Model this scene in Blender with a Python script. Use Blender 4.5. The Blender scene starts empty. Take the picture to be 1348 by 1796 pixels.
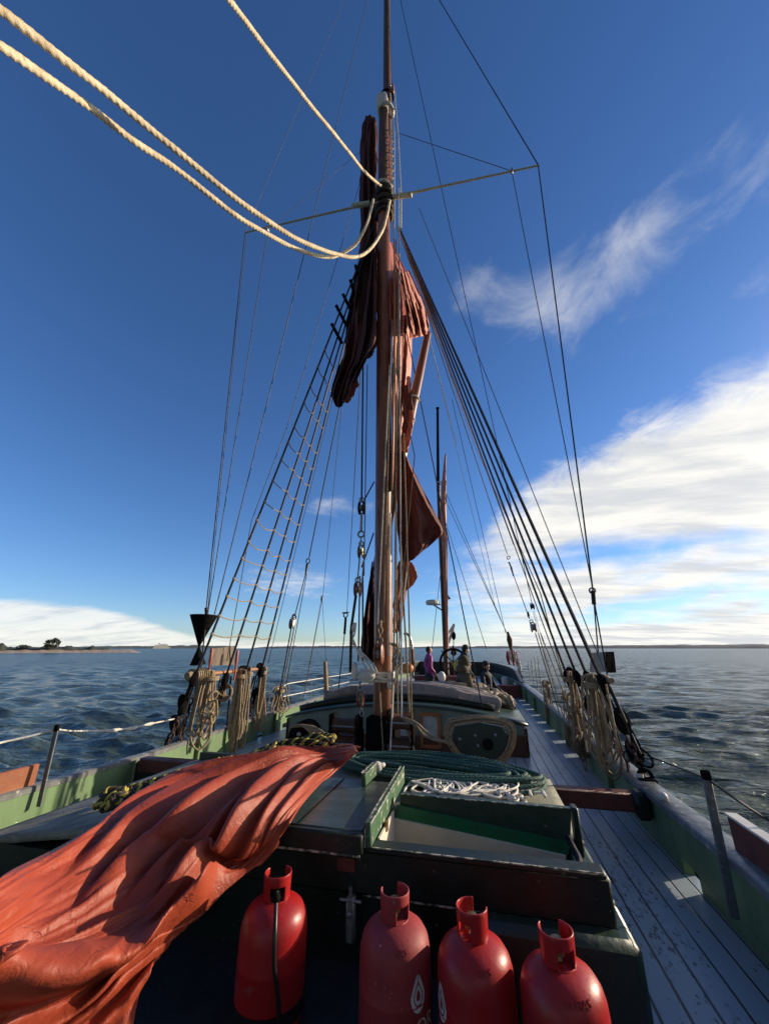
import bpy, math, random
import numpy as np
from mathutils import Vector, Matrix
R = math.radians
SC = bpy.context.scene
COL = SC.collection
# ------------------------------------------------------------------ camera
F = 675.0; TH = R(19.5); PS = R(13.0); CAM = Vector((1.42, 0.0, 1.65))
cd = bpy.data.cameras.new('camera'); cam = bpy.data.objects.new('camera', cd); COL.objects.link(cam)
cd.sensor_fit = 'VERTICAL'; cd.sensor_height = 36; cd.sensor_width = 27; cd.lens = 36 * F / 1796
cd.clip_start = 0.05; cd.clip_end = 30000
cam.location = CAM; cam.rotation_euler = (R(90) + TH, 0, PS)
SC.camera = cam
# ------------------------------------------------------------------ light and exposure
SUN_AZ, SUN_EL = 59.0, 17.0
SC.view_settings.view_transform = 'Standard'; SC.view_settings.look = 'None'
SC.view_settings.gamma = 1; SC.view_settings.exposure = 0.22
sd = Vector((math.sin(R(SUN_AZ)) * math.cos(R(SUN_EL)), math.cos(R(SUN_AZ)) * math.cos(R(SUN_EL)), math.sin(R(SUN_EL))))
sl = bpy.data.lights.new('sun', 'SUN'); sl.energy = 5.0; sl.angle = R(0.5); sl.color = (1.0, 0.83, 0.62)
so = bpy.data.objects.new('sun', sl); COL.objects.link(so); so.location = (30, 20, 20)
so.rotation_euler = (-sd).to_track_quat('-Z', 'Y').to_euler()
W = bpy.data.worlds.new('World'); SC.world = W; W.use_nodes = True
nt = W.node_tree; N = nt.nodes; N.clear()


def val(x):
    return x


def math_node(op, a, b=None, c=None, clamp=False):
    n = N.new('ShaderNodeMath'); n.operation = op; n.use_clamp = clamp
    for i, q in enumerate((a, b, c)):
        if q is None: continue
        if isinstance(q, (int, float)): n.inputs[i].default_value = q
        else: nt.links.new(q, n.inputs[i])
    return n.outputs[0]


def smooth(x, lo, hi):
    n = N.new('ShaderNodeMapRange'); n.interpolation_type = 'SMOOTHSTEP'
    nt.links.new(x, n.inputs[0]); n.inputs[1].default_value = lo; n.inputs[2].default_value = hi
    return n.outputs[0]


def curve(x, pts, lo, hi):                       # piecewise-linear function of a socket
    m = N.new('ShaderNodeMapRange'); nt.links.new(x, m.inputs[0]); m.inputs[1].default_value = lo; m.inputs[2].default_value = hi
    r = N.new('ShaderNodeValToRGB'); nt.links.new(m.outputs[0], r.inputs[0])
    e = r.color_ramp.elements
    while len(e) < len(pts): e.new(0.5)
    for el, (p, v) in zip(e, pts): pass
    for i, (p, v) in enumerate(pts):
        e[i].position = (p - lo) / (hi - lo)
        e[i].color = (v, v, v, 1)
    s = N.new('ShaderNodeSeparateColor'); nt.links.new(r.outputs[0], s.inputs[0])
    return s.outputs[0]


sky = N.new('ShaderNodeTexSky'); sky.sky_type = 'NISHITA'; sky.sun_disc = False
sky.sun_elevation = R(SUN_EL); sky.sun_rotation = R(SUN_AZ); sky.air_density = 0.9; sky.dust_density = 0.2; sky.ozone_density = 3.0
tc = N.new('ShaderNodeTexCoord'); sep = N.new('ShaderNodeSeparateXYZ'); nt.links.new(tc.outputs['Generated'], sep.inputs[0])
dx, dy, dz = sep.outputs
az = math_node('MULTIPLY', math_node('ARCTAN2', dx, dy), 57.2958)
elv = math_node('MULTIPLY', math_node('ARCSINE', dz), 57.2958)
den = math_node('ADD', math_node('MAXIMUM', dz, 0.0), 0.13)
uv = N.new('ShaderNodeCombineXYZ')
nt.links.new(math_node('DIVIDE', dx, den), uv.inputs[0]); nt.links.new(math_node('DIVIDE', dy, den), uv.inputs[1])


def noise(scale, detail, rough, dist, rot, sx, sy, off=0.0):
    mp = N.new('ShaderNodeMapping'); nt.links.new(uv.outputs[0], mp.inputs[0])
    mp.inputs['Rotation'].default_value = (0, 0, R(rot)); mp.inputs['Scale'].default_value = (sx, sy, 1); mp.inputs['Location'].default_value = (off, off * 0.7, off)
    n = N.new('ShaderNodeTexNoise'); nt.links.new(mp.outputs[0], n.inputs['Vector'])
    n.inputs['Scale'].default_value = scale; n.inputs['Detail'].default_value = detail; n.inputs['Roughness'].default_value = rough; n.inputs['Distortion'].default_value = dist
    return n.outputs['Fac']


def gauss(a0, e0, sa, se, amp):
    p = math_node('POWER', math_node('DIVIDE', math_node('SUBTRACT', az, a0), sa), 2)
    q = math_node('POWER', math_node('DIVIDE', math_node('SUBTRACT', elv, e0), se), 2)
    return math_node('MULTIPLY', math_node('EXPONENT', math_node('MULTIPLY', math_node('ADD', p, q), -1)), amp)


def addn(*a):
    o = a[0]
    for q in a[1:]: o = math_node('ADD', o, q)
    return o


n_big = noise(1.25, 9, 0.56, 0.35, 20, 1.0, 0.75, 3.1)
n_wisp = noise(5.2, 12, 0.64, 0.5, 40, 1.0, 0.85, 7.7)
n_low = noise(1.0, 8, 0.6, 0.3, 12, 0.55, 1.3, 1.3)
# the bank on the right: its top edge as a function of azimuth, its coverage as a function of elevation
top = curve(az, [(-6, 0.12), (2, 0.17), (6, 0.21), (14, 0.245), (23, 0.275), (38, 0.30), (60, 0.33), (90, 0.3)], -20, 100)
edge = math_node('SUBTRACT', math_node('MULTIPLY', top, 100), elv)
cover = curve(elv, [(0, 0.74), (2, 0.80), (3.6, 0.64), (5, 0.58), (7.5, 0.76), (9, 0.72), (11.5, 0.56), (14, 0.76), (19, 0.82), (27, 0.82), (32, 0.76)], -1, 40)
edge_n = math_node('ADD', edge, math_node('MULTIPLY', math_node('SUBTRACT', n_wisp, 0.5), 9))
bankmask = math_node('MULTIPLY', smooth(edge_n, -0.5, 4.5), smooth(math_node('ADD', az, math_node('MULTIPLY', n_low, 14)), 1, 16))
d_bank = math_node('MULTIPLY', smooth(math_node('ADD', math_node('ADD', n_big, cover), math_node('MULTIPLY', math_node('SUBTRACT', n_low, 0.5), 0.45)), 0.94, 1.26), bankmask)
# cirrus wisps above the bank
wb = addn(gauss(29, 46, 8, 6, 0.58), gauss(44, 46, 8, 5, 0.58), gauss(16, 44, 9, 5, 0.56), gauss(4, 48, 8, 5, 0.44), gauss(22, 37, 12, 5, 0.25),
          gauss(40, 36, 8, 3, 0.35), gauss(-20, 20, 7, 2.2, 0.55), gauss(-26, 9, 9, 3.5, 0.62), gauss(-48, 17, 12, 2, 0.25), gauss(2, 9, 11, 6, 0.66))
d_wisp = math_node('MULTIPLY', smooth(math_node('ADD', math_node('ADD', n_wisp, math_node('MULTIPLY', math_node('SUBTRACT', n_big, 0.5), 0.5)), wb), 0.80, 1.48), 0.62)
# low cloud along the horizon on the left
ltop = curve(az, [(-100, 0.052), (-60, 0.05), (-50, 0.047), (-44, 0.036), (-39, 0.016), (-33, 0.010), (10, 0.009), (40, 0.01)], -110, 60)
ledge = math_node('SUBTRACT', math_node('MULTIPLY', ltop, 100), math_node('ADD', elv, math_node('MULTIPLY', math_node('SUBTRACT', n_low, 0.5), 2.2)))
d_low = math_node('MULTIPLY', smooth(ledge, -0.2, 0.7), math_node('ADD', 0.5, math_node('MULTIPLY', n_low, 0.6)))
one = lambda d: math_node('SUBTRACT', 1, d)
dens = one(math_node('MULTIPLY', math_node('MULTIPLY', one(d_bank), one(d_wisp)), one(math_node('MINIMUM', d_low, 1))))
dens = math_node('MULTIPLY', math_node('MINIMUM', math_node('MAXIMUM', dens, 0), 1), smooth(dz, -0.02, 0.002))
shade = smooth(addn(noise(2.0, 9, 0.6, 0.3, 14, 0.6, 1.5, 9.0), math_node('MULTIPLY', d_bank, 0.05)), 0.44, 0.68)
cmix = N.new('ShaderNodeMix'); cmix.data_type = 'RGBA'; nt.links.new(shade, cmix.inputs[0])
cmix.inputs[6].default_value = (1.0, 0.98, 0.93, 1); cmix.inputs[7].default_value = (0.70, 0.72, 0.75, 1)
hs = N.new('ShaderNodeHueSaturation'); nt.links.new(sky.outputs[0], hs.inputs['Color']); hs.inputs['Saturation'].default_value = 1.1
bg1 = N.new('ShaderNodeBackground'); tint = N.new('ShaderNodeMix'); tint.data_type = 'RGBA'; tint.blend_type = 'MULTIPLY'; tint.inputs[0].default_value = 1; nt.links.new(hs.outputs[0], tint.inputs[6]); tint.inputs[7].default_value = (0.85, 0.97, 1.2, 1)
nt.links.new(tint.outputs[2], bg1.inputs[0]); bg1.inputs[1].default_value = 0.117
bg2 = N.new('ShaderNodeBackground'); nt.links.new(cmix.outputs[2], bg2.inputs[0]); bg2.inputs[1].default_value = 0.88
mx = N.new('ShaderNodeMixShader'); nt.links.new(dens, mx.inputs[0]); nt.links.new(bg1.outputs[0], mx.inputs[1]); nt.links.new(bg2.outputs[0], mx.inputs[2])
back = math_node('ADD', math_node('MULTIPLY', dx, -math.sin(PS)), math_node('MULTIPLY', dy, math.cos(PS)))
d_back = math_node('MULTIPLY', smooth(math_node('SUBTRACT', math_node('MULTIPLY', back, -1), math_node('MULTIPLY', math_node('SUBTRACT', n_low, 0.5), 0.3)), 0.05, 0.45), 0.72)  # unseen dark cloud added behind the camera to cut the sky fill
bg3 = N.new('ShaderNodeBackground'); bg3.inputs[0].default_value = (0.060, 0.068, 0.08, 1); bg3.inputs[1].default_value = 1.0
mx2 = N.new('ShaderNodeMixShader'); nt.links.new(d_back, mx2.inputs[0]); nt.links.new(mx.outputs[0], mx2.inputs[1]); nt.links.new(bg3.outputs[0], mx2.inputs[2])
wo = N.new('ShaderNodeOutputWorld'); bg4 = N.new('ShaderNodeBackground'); bg4.inputs[0].default_value = (1.0, 0.93, 0.80, 1); nt.links.new(math_node('MULTIPLY', gauss(SUN_AZ + 9, 13, 17, 13, 3.0), smooth(dz, -0.01, 0.005)), bg4.inputs[1])   # unseen glare added beside the sun, right of view, to brighten the water
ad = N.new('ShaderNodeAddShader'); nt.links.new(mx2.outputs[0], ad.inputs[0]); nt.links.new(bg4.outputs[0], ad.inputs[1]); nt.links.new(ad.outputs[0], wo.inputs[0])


# ------------------------------------------------------------------ view geometry: a sight line of the survey photograph met with a known plane of the ship
def ray(x, y):
    a = (x - 674) / F; b = (y - 898) / F
    f = math.cos(TH) + b * math.sin(TH); v = math.sin(TH) - b * math.cos(TH)
    return Vector((a * math.cos(PS) - f * math.sin(PS), a * math.sin(PS) + f * math.cos(PS), v))


def P(x, y, **k):
    d = ray(x, y); (ax, v), = k.items()
    if ax == 'D': return CAM + d * v
    i = 'XYZ'.index(ax); s = (v - CAM[i]) / d[i]
    return CAM + d * s


# ------------------------------------------------------------------ materials
MATS = {}


def mat(name, c, rough=0.6, c2=None, scale=6.0, bump=0.0, bscale=40.0, metal=0.0, contrast=(0.4, 0.65), spots=None, sscale=30, spot_thr=(0.62, 0.68), coat=0.0, stretch=(1, 1, 1), spec=0.5):
    if name in MATS: return MATS[name]
    m = bpy.data.materials.new(name); m.use_nodes = True; t = m.node_tree; n = t.nodes; l = t.links
    b = n['Principled BSDF']; b.inputs['Roughness'].default_value = rough; b.inputs['Metallic'].default_value = metal
    b.inputs['Coat Weight'].default_value = coat; b.inputs['Specular IOR Level'].default_value = spec
    co = n.new('ShaderNodeTexCoord'); mp = n.new('ShaderNodeMapping'); l.new(co.outputs['Object'], mp.inputs[0]); mp.inputs['Scale'].default_value = stretch
    c2 = c2 or tuple(q * 0.72 for q in c)
    a = n.new('ShaderNodeTexNoise'); l.new(mp.outputs[0], a.inputs[0]); a.inputs['Scale'].default_value = scale; a.inputs['Detail'].default_value = 6; a.inputs['Roughness'].default_value = 0.62
    mr = n.new('ShaderNodeMapRange'); l.new(a.outputs['Fac'], mr.inputs[0]); mr.inputs[1].default_value, mr.inputs[2].default_value = contrast
    mi = n.new('ShaderNodeMix'); mi.data_type = 'RGBA'; l.new(mr.outputs[0], mi.inputs[0]); mi.inputs[6].default_value = (*c, 1); mi.inputs[7].default_value = (*c2, 1)
    out = mi.outputs[2]
    if spots:
        a2 = n.new('ShaderNodeTexNoise'); l.new(mp.outputs[0], a2.inputs[0]); a2.inputs['Scale'].default_value = sscale; a2.inputs['Detail'].default_value = 5
        m2 = n.new('ShaderNodeMapRange'); l.new(a2.outputs['Fac'], m2.inputs[0]); m2.inputs[1].default_value, m2.inputs[2].default_value = spot_thr
        mj = n.new('ShaderNodeMix'); mj.data_type = 'RGBA'; l.new(m2.outputs[0], mj.inputs[0]); l.new(out, mj.inputs[6]); mj.inputs[7].default_value = (*spots, 1)
        out = mj.outputs[2]
    l.new(out, b.inputs['Base Color'])
    rr = n.new('ShaderNodeMapRange'); l.new(a.outputs['Fac'], rr.inputs[0]); rr.inputs[1].default_value = 0.3; rr.inputs[2].default_value = 0.7
    rr.inputs[3].default_value = max(0.03, rough - 0.1); rr.inputs[4].default_value = min(1, rough + 0.12); l.new(rr.outputs[0], b.inputs['Roughness'])
    if bump:
        bn = n.new('ShaderNodeTexNoise'); l.new(mp.outputs[0], bn.inputs[0]); bn.inputs['Scale'].default_value = bscale; bn.inputs['Detail'].default_value = 5
        bp = n.new('ShaderNodeBump'); bp.inputs['Strength'].default_value = bump; bp.inputs['Distance'].default_value = 0.01; l.new(bn.outputs['Fac'], bp.inputs['Height']); l.new(bp.outputs[0], b.inputs['Normal'])
    MATS[name] = m
    return m


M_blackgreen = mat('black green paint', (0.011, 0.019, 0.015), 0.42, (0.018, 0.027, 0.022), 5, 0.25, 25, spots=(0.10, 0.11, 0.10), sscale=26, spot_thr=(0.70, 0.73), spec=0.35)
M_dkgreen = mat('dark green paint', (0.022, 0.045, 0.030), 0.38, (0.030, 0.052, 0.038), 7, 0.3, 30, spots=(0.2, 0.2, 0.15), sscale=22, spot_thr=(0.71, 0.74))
M_rimgreen = mat('worn green board', (0.05, 0.13, 0.06), 0.5, (0.07, 0.12, 0.07), 9, 0.3, 30, spots=(0.45, 0.42, 0.34), sscale=18, spot_thr=(0.6, 0.66))
M_green = mat('bulwark green paint', (0.15, 0.245, 0.11), 0.5, (0.11, 0.175, 0.085), 3, 0.2, 30, spots=(0.06, 0.07, 0.05), sscale=12, spot_thr=(0.70, 0.76), stretch=(1, 1, 0.35))
M_brightgreen = mat('bright green paint', (0.012, 0.15, 0.062), 0.4, (0.02, 0.11, 0.05), 8)
M_cream = mat('cream paint', (0.80, 0.70, 0.56), 0.5, (0.70, 0.61, 0.49), 6)
M_railgrey = mat('grey rail paint', (0.19, 0.20, 0.195), 0.34, (0.12, 0.125, 0.12), 9, 0.3, 30, spots=(0.5, 0.48, 0.42), sscale=14, spot_thr=(0.62, 0.7))
M_canvas = mat('weathered roof canvas', (0.27, 0.27, 0.21), 0.8, (0.16, 0.165, 0.135), 4, 0.5, 60, spots=(0.38, 0.36, 0.3), sscale=9, spot_thr=(0.6, 0.75))
M_slate = mat('grey green hatch paint', (0.045, 0.072, 0.063), 0.30, (0.032, 0.054, 0.046), 3, 0.25, 30, spots=(0.2, 0.22, 0.2), sscale=40, spot_thr=(0.68, 0.75), stretch=(0.4, 2.5, 1))
M_oxide = mat('red oxide paint', (0.15, 0.035, 0.026), 0.5, (0.09, 0.025, 0.02), 6, 0.3, 40)
M_washboard = mat('orange brown board', (0.30, 0.10, 0.04), 0.45, (0.2, 0.06, 0.025), 5, 0.2, 40)
M_varnish = mat('varnished mast wood', (0.235, 0.078, 0.029), 0.42, (0.15, 0.048, 0.02), 5, 0.15, 30, coat=0.35, stretch=(3, 3, 0.35))
M_darkwood = mat('dark weathered wood', (0.12, 0.055, 0.032), 0.6, (0.045, 0.024, 0.017), 6, 0.5, 30, stretch=(3, 3, 0.3))
M_brown = mat('brown timber', (0.11, 0.045, 0.024), 0.6, (0.06, 0.026, 0.016), 6, 0.3, 40)
M_orangewood = mat('orange window frame wood', (0.33, 0.13, 0.04), 0.5)
M_black = mat('black tarred iron', (0.009, 0.009, 0.010), 0.65, (0.015, 0.014, 0.013), 12, 0.3, 60, spec=0.0)
M_wire = mat('black rigging wire', (0.014, 0.015, 0.018), 0.55)
M_greywire = mat('grey rigging wire', (0.055, 0.055, 0.06), 0.6)
M_rope = mat('tan hemp rope', (0.37, 0.285, 0.18), 0.85, (0.22, 0.165, 0.10), 30, 0.6, 140)
M_ropepale = mat('pale cream rope', (0.74, 0.62, 0.42), 0.8, (0.50, 0.40, 0.26), 7, 0.5, 150, spots=(.34, .27, .18), sscale=34, spot_thr=(.60, .72))
M_ropewhite = mat('white rope', (0.78, 0.75, 0.68), 0.8, (0.5, 0.48, 0.42), 20, 0.4, 150)
M_ropegreen = mat('dark green rope', (0.026, 0.082, 0.062), 0.7, (0.045, 0.115, 0.09), 14, 0.5, 120)
M_yellow = mat('yellow rope strand', (0.62, 0.47, 0.05), 0.7, (0.4, 0.34, 0.08), 14, 0.4, 120)
M_ropeblack = mat('black rope strand', (0.02, 0.018, 0.014), 0.8, (0.05, 0.043, 0.025), 14, 0.4, 120)
M_galv = mat('galvanised steel', (0.34, 0.35, 0.35), 0.45, (0.22, 0.22, 0.22), 16, 0.2, 50, metal=0.6)
M_rust = mat('rusty chain', (0.085, 0.045, 0.04), 0.8, (0.05, 0.03, 0.028), 20, 0.4, 60)
M_white = mat('white paint', (0.66, 0.65, 0.60), 0.45, (0.55, 0.54, 0.5), 8)
M_redbottle = mat('red bottle paint', (0.40, 0.013, 0.014), 0.36, (0.31, 0.014, 0.014), 5, 0.10, 40, spots=(0.30, 0.065, 0.058), sscale=17, spot_thr=(0.60, 0.72))
M_redfaded = mat('faded dusty red bottle paint', (0.34, 0.040, 0.043), 0.55, (0.27, 0.026, 0.028), 5, 0.1, 60, spots=(0.5, 0.2, 0.18), sscale=50, spot_thr=(0.66, 0.74))
M_brass = mat('dull brass', (0.35, 0.26, 0.12), 0.4, metal=0.9)
M_rubber = mat('black rubber', (0.012, 0.012, 0.012), 0.4)
M_cover = mat('grey hatch canvas', (0.32, 0.29, 0.27), 0.85, (0.21, 0.19, 0.175), 6, 0.5, 50)
M_panecol = mat('pale green panel', (0.16, 0.23, 0.21), 0.5, (0.12, 0.18, 0.165), 4, 0.2, 20)
M_glass = mat('window glass', (0.42, 0.52, 0.54), 0.12)
M_skin = mat('skin', (0.55, 0.33, 0.24), 0.55)


def sailmat(name, c, c2, bstr, rough=0.42):
    m = bpy.data.materials.new(name); m.use_nodes = True; t = m.node_tree; n = t.nodes; l = t.links
    b = n['Principled BSDF']; co = n.new('ShaderNodeTexCoord')
    a = n.new('ShaderNodeTexNoise'); l.new(co.outputs['Object'], a.inputs[0]); a.inputs['Scale'].default_value = 3; a.inputs['Detail'].default_value = 6
    mi = n.new('ShaderNodeMix'); mi.data_type = 'RGBA'; mr = n.new('ShaderNodeMapRange'); l.new(a.outputs['Fac'], mr.inputs[0]); mr.inputs[1].default_value = 0.38; mr.inputs[2].default_value = 0.66
    l.new(mr.outputs[0], mi.inputs[0]); mi.inputs[6].default_value = (*c, 1); mi.inputs[7].default_value = (*c2, 1)
    # thin dark crease lines
    v = n.new('ShaderNodeTexVoronoi'); v.feature = 'DISTANCE_TO_EDGE'; v.inputs['Scale'].default_value = 7.5; v.inputs['Randomness'].default_value = 1
    w = n.new('ShaderNodeTexNoise'); w.inputs['Scale'].default_value = 9; w.inputs['Detail'].default_value = 4; l.new(co.outputs['Object'], w.inputs[0])
    va = n.new('ShaderNodeVectorMath'); va.operation = 'MULTIPLY_ADD'; l.new(w.outputs['Color'], va.inputs[0]); va.inputs[1].default_value = (0.2, 0.2, 0.2); l.new(co.outputs['Object'], va.inputs[2])
    l.new(va.outputs[0], v.inputs['Vector'])
    cr = n.new('ShaderNodeMapRange'); l.new(v.outputs['Distance'], cr.inputs[0]); cr.inputs[1].default_value = 0.0; cr.inputs[2].default_value = 0.035; cr.inputs[3].default_value = 0.5; cr.inputs[4].default_value = 1.0
    gate = n.new('ShaderNodeTexNoise'); gate.inputs['Scale'].default_value = 4.5; l.new(co.outputs['Object'], gate.inputs[0])
    gm = n.new('ShaderNodeMapRange'); l.new(gate.outputs['Fac'], gm.inputs[0]); gm.inputs[1].default_value = 0.56; gm.inputs[2].default_value = 0.64
    lm = n.new('ShaderNodeMix'); lm.data_type = 'FLOAT'; l.new(gm.outputs[0], lm.inputs[0]); lm.inputs[2].default_value = 1.0; l.new(cr.outputs[0], lm.inputs[3])
    mu = n.new('ShaderNodeVectorMath'); mu.operation = 'SCALE'; l.new(mi.outputs[2], mu.inputs[0]); l.new(lm.outputs[0], mu.inputs['Scale'])
    l.new(mu.outputs[0], b.inputs['Base Color']); b.inputs['Roughness'].default_value = rough; b.inputs['Specular IOR Level'].default_value = 0.36
    b1 = n.new('ShaderNodeTexNoise'); b1.inputs['Scale'].default_value = 19; b1.inputs['Detail'].default_value = 7; b1.inputs['Roughness'].default_value = 0.6; b1.inputs['Distortion'].default_value = 0.8; l.new(co.outputs['Object'], b1.inputs[0])
    sub = n.new('ShaderNodeMath'); sub.operation = 'ADD'; l.new(b1.outputs['Fac'], sub.inputs[0]); l.new(lm.outputs[0], sub.inputs[1])
    bp = n.new('ShaderNodeBump'); bp.inputs['Strength'].default_value = bstr; bp.inputs['Distance'].default_value = 0.02; l.new(sub.outputs[0], bp.inputs['Height']); l.new(bp.outputs[0], b.inputs['Normal'])
    MATS[name] = m
    return m


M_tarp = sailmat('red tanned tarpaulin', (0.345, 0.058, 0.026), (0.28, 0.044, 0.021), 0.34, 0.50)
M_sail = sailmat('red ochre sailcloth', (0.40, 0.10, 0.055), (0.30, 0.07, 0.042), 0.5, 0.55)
M_saildark = sailmat('shaded maroon sailcloth', (0.095, 0.025, 0.019), (0.065, 0.018, 0.014), 0.4, 0.8)  # shaded side of the sails painted in as a darker cloth colour
M_sailpale = sailmat('sunlit pink sailcloth', (0.60, 0.26, 0.18), (0.46, 0.17, 0.12), 0.6, 0.55)  # sunlight on the sail bunches put into the colour as paler pink


def deckmat():
    m = bpy.data.materials.new('worn blue grey deck planks'); m.use_nodes = True; t = m.node_tree; n = t.nodes; l = t.links
    b = n['Principled BSDF']; co = n.new('ShaderNodeTexCoord'); sp = n.new('ShaderNodeSeparateXYZ'); l.new(co.outputs['Object'], sp.inputs[0])

    def mn(op, a, bb=None):
        q = n.new('ShaderNodeMath'); q.operation = op
        for i, z in enumerate((a, bb)):
            if z is None: continue
            if isinstance(z, (int, float)): q.inputs[i].default_value = z
            else: l.new(z, q.inputs[i])
        return q.outputs[0]
    wob = n.new('ShaderNodeTexNoise'); wob.inputs['Scale'].default_value = 1.6; wob.inputs['Detail'].default_value = 3; l.new(co.outputs['Object'], wob.inputs[0])
    xs = mn('ADD', sp.outputs[0], mn('MULTIPLY', wob.outputs['Fac'], 0.012))
    pl = mn('DIVIDE', mn('ADD', xs, 20.03), 0.142)
    fr = mn('FRACT', pl); idx = mn('FLOOR', pl)
    dist = mn('MULTIPLY', mn('MINIMUM', fr, mn('SUBTRACT', 1, fr)), 0.142)
    seam = n.new('ShaderNodeMapRange'); l.new(dist, seam.inputs[0]); seam.inputs[1].default_value = 0.003; seam.inputs[2].default_value = 0.0085
    wn = n.new('ShaderNodeTexWhiteNoise'); wn.noise_dimensions = '1D'; l.new(idx, wn.inputs['W'])
    mp = n.new('ShaderNodeMapping'); l.new(co.outputs['Object'], mp.inputs[0]); mp.inputs['Scale'].default_value = (1.0, 0.5, 1)
    w1 = n.new('ShaderNodeTexNoise'); w1.inputs['Scale'].default_value = 38; w1.inputs['Detail'].default_value = 6; w1.inputs['Roughness'].default_value = 0.65; l.new(mp.outputs[0], w1.inputs[0])
    w2 = n.new('ShaderNodeTexNoise'); w2.inputs['Scale'].default_value = 1.5; w2.inputs['Detail'].default_value = 5; l.new(co.outputs['Object'], w2.inputs[0])
    wear = n.new('ShaderNodeMapRange'); l.new(mn('ADD', w1.outputs['Fac'], mn('ADD', mn('MULTIPLY', w2.outputs['Fac'], 0.42), mn('MULTIPLY', wn.outputs['Value'], 0.05))), wear.inputs[0]); wear.inputs[1].default_value = 0.825; wear.inputs[2].default_value = 0.89
    base = n.new('ShaderNodeMix'); base.data_type = 'RGBA'; l.new(w2.outputs['Fac'], base.inputs[0]); base.inputs[6].default_value = (0.28, 0.35, 0.41, 1); base.inputs[7].default_value = (0.37, 0.44, 0.50, 1)
    wr = n.new('ShaderNodeMix'); wr.data_type = 'RGBA'; l.new(mn('MULTIPLY', wear.outputs[0], 0.85), wr.inputs[0]); l.new(base.outputs[2], wr.inputs[6]); wr.inputs[7].default_value = (0.06, 0.06, 0.062, 1)
    fi = n.new('ShaderNodeMix'); fi.data_type = 'RGBA'; l.new(seam.outputs[0], fi.inputs[0]); fi.inputs[6].default_value = (0.012, 0.012, 0.014, 1); l.new(wr.outputs[2], fi.inputs[7])
    l.new(fi.outputs[2], b.inputs['Base Color']); b.inputs['Roughness'].default_value = 0.36
    h = mn('ADD', mn('MULTIPLY', seam.outputs[0], 1.0), mn('MULTIPLY', wear.outputs[0], -0.2))
    bp = n.new('ShaderNodeBump'); bp.inputs['Strength'].default_value = 0.8; bp.inputs['Distance'].default_value = 0.006; l.new(h, bp.inputs['Height']); l.new(bp.outputs[0], b.inputs['Normal'])
    return m


M_deck = deckmat()


def watermat():
    m = bpy.data.materials.new('choppy sea water'); m.use_nodes = True; t = m.node_tree; n = t.nodes; l = t.links
    b = n['Principled BSDF']; b.inputs['IOR'].default_value = 1.333
    co = n.new('ShaderNodeTexCoord')
    ln = n.new('ShaderNodeVectorMath'); ln.operation = 'LENGTH'; l.new(co.outputs['Object'], ln.inputs[0])
    rm = n.new('ShaderNodeMapRange'); l.new(ln.outputs['Value'], rm.inputs[0]); rm.inputs[1].default_value = 5; rm.inputs[2].default_value = 110; rm.inputs[3].default_value = 0.10; rm.inputs[4].default_value = 0.26; b.inputs['Specular IOR Level'].default_value = 0.6; l.new(rm.outputs[0], b.inputs['Roughness'])
    c = n.new('ShaderNodeTexNoise'); c.inputs['Scale'].default_value = 0.05; c.inputs['Detail'].default_value = 4; l.new(co.outputs['Object'], c.inputs[0])
    mi = n.new('ShaderNodeMix'); mi.data_type = 'RGBA'; l.new(c.outputs['Fac'], mi.inputs[0]); mi.inputs[6].default_value = (0.060, 0.092, 0.074, 1); mi.inputs[7].default_value = (0.078, 0.108, 0.082, 1)
    at = n.new('ShaderNodeAttribute'); at.attribute_name = 'foam'
    fn = n.new('ShaderNodeTexNoise'); fn.inputs['Scale'].default_value = 7; fn.inputs['Detail'].default_value = 7; l.new(co.outputs['Object'], fn.inputs[0])
    fm = n.new('ShaderNodeMath'); fm.operation = 'MULTIPLY'; l.new(at.outputs['Fac'], fm.inputs[0])
    fr = n.new('ShaderNodeMapRange'); l.new(fn.outputs['Fac'], fr.inputs[0]); fr.inputs[1].default_value = 0.45; fr.inputs[2].default_value = 0.65; l.new(fr.outputs[0], fm.inputs[1])
    mj = n.new('ShaderNodeMix'); mj.data_type = 'RGBA'; l.new(fm.outputs[0], mj.inputs[0]); l.new(mi.outputs[2], mj.inputs[6]); mj.inputs[7].default_value = (0.7, 0.72, 0.7, 1)
    l.new(mj.outputs[2], b.inputs['Base Color'])
    prev = None
    for sc_, st, d, rz, sx, sy in ((1.5, 1.0, 0.34, 40, 0.38, 1.6), (3.4, 1.0, 0.17, 22, 0.45, 1.5), (9.0, 0.8, 0.045, 5, 0.6, 1.25), (0.50, 0.7, 0.9, 35, 0.36, 1.7)):
        mp = n.new('ShaderNodeMapping'); l.new(co.outputs['Object'], mp.inputs[0]); mp.inputs['Rotation'].default_value = (0, 0, R(rz)); mp.inputs['Scale'].default_value = (sx, sy, 1)
        q = n.new('ShaderNodeTexNoise'); q.inputs['Scale'].default_value = sc_; q.inputs['Detail'].default_value = 5; q.inputs['Roughness'].default_value = 0.55; q.inputs['Distortion'].default_value = 0.4; l.new(mp.outputs[0], q.inputs[0])
        bp = n.new('ShaderNodeBump'); bp.inputs['Strength'].default_value = st; bp.inputs['Distance'].default_value = d; l.new(q.outputs['Fac'], bp.inputs['Height'])
        if prev: l.new(prev, bp.inputs['Normal'])
        prev = bp.outputs[0]
    l.new(prev, b.inputs['Normal'])
    return m


M_water = watermat()


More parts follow.
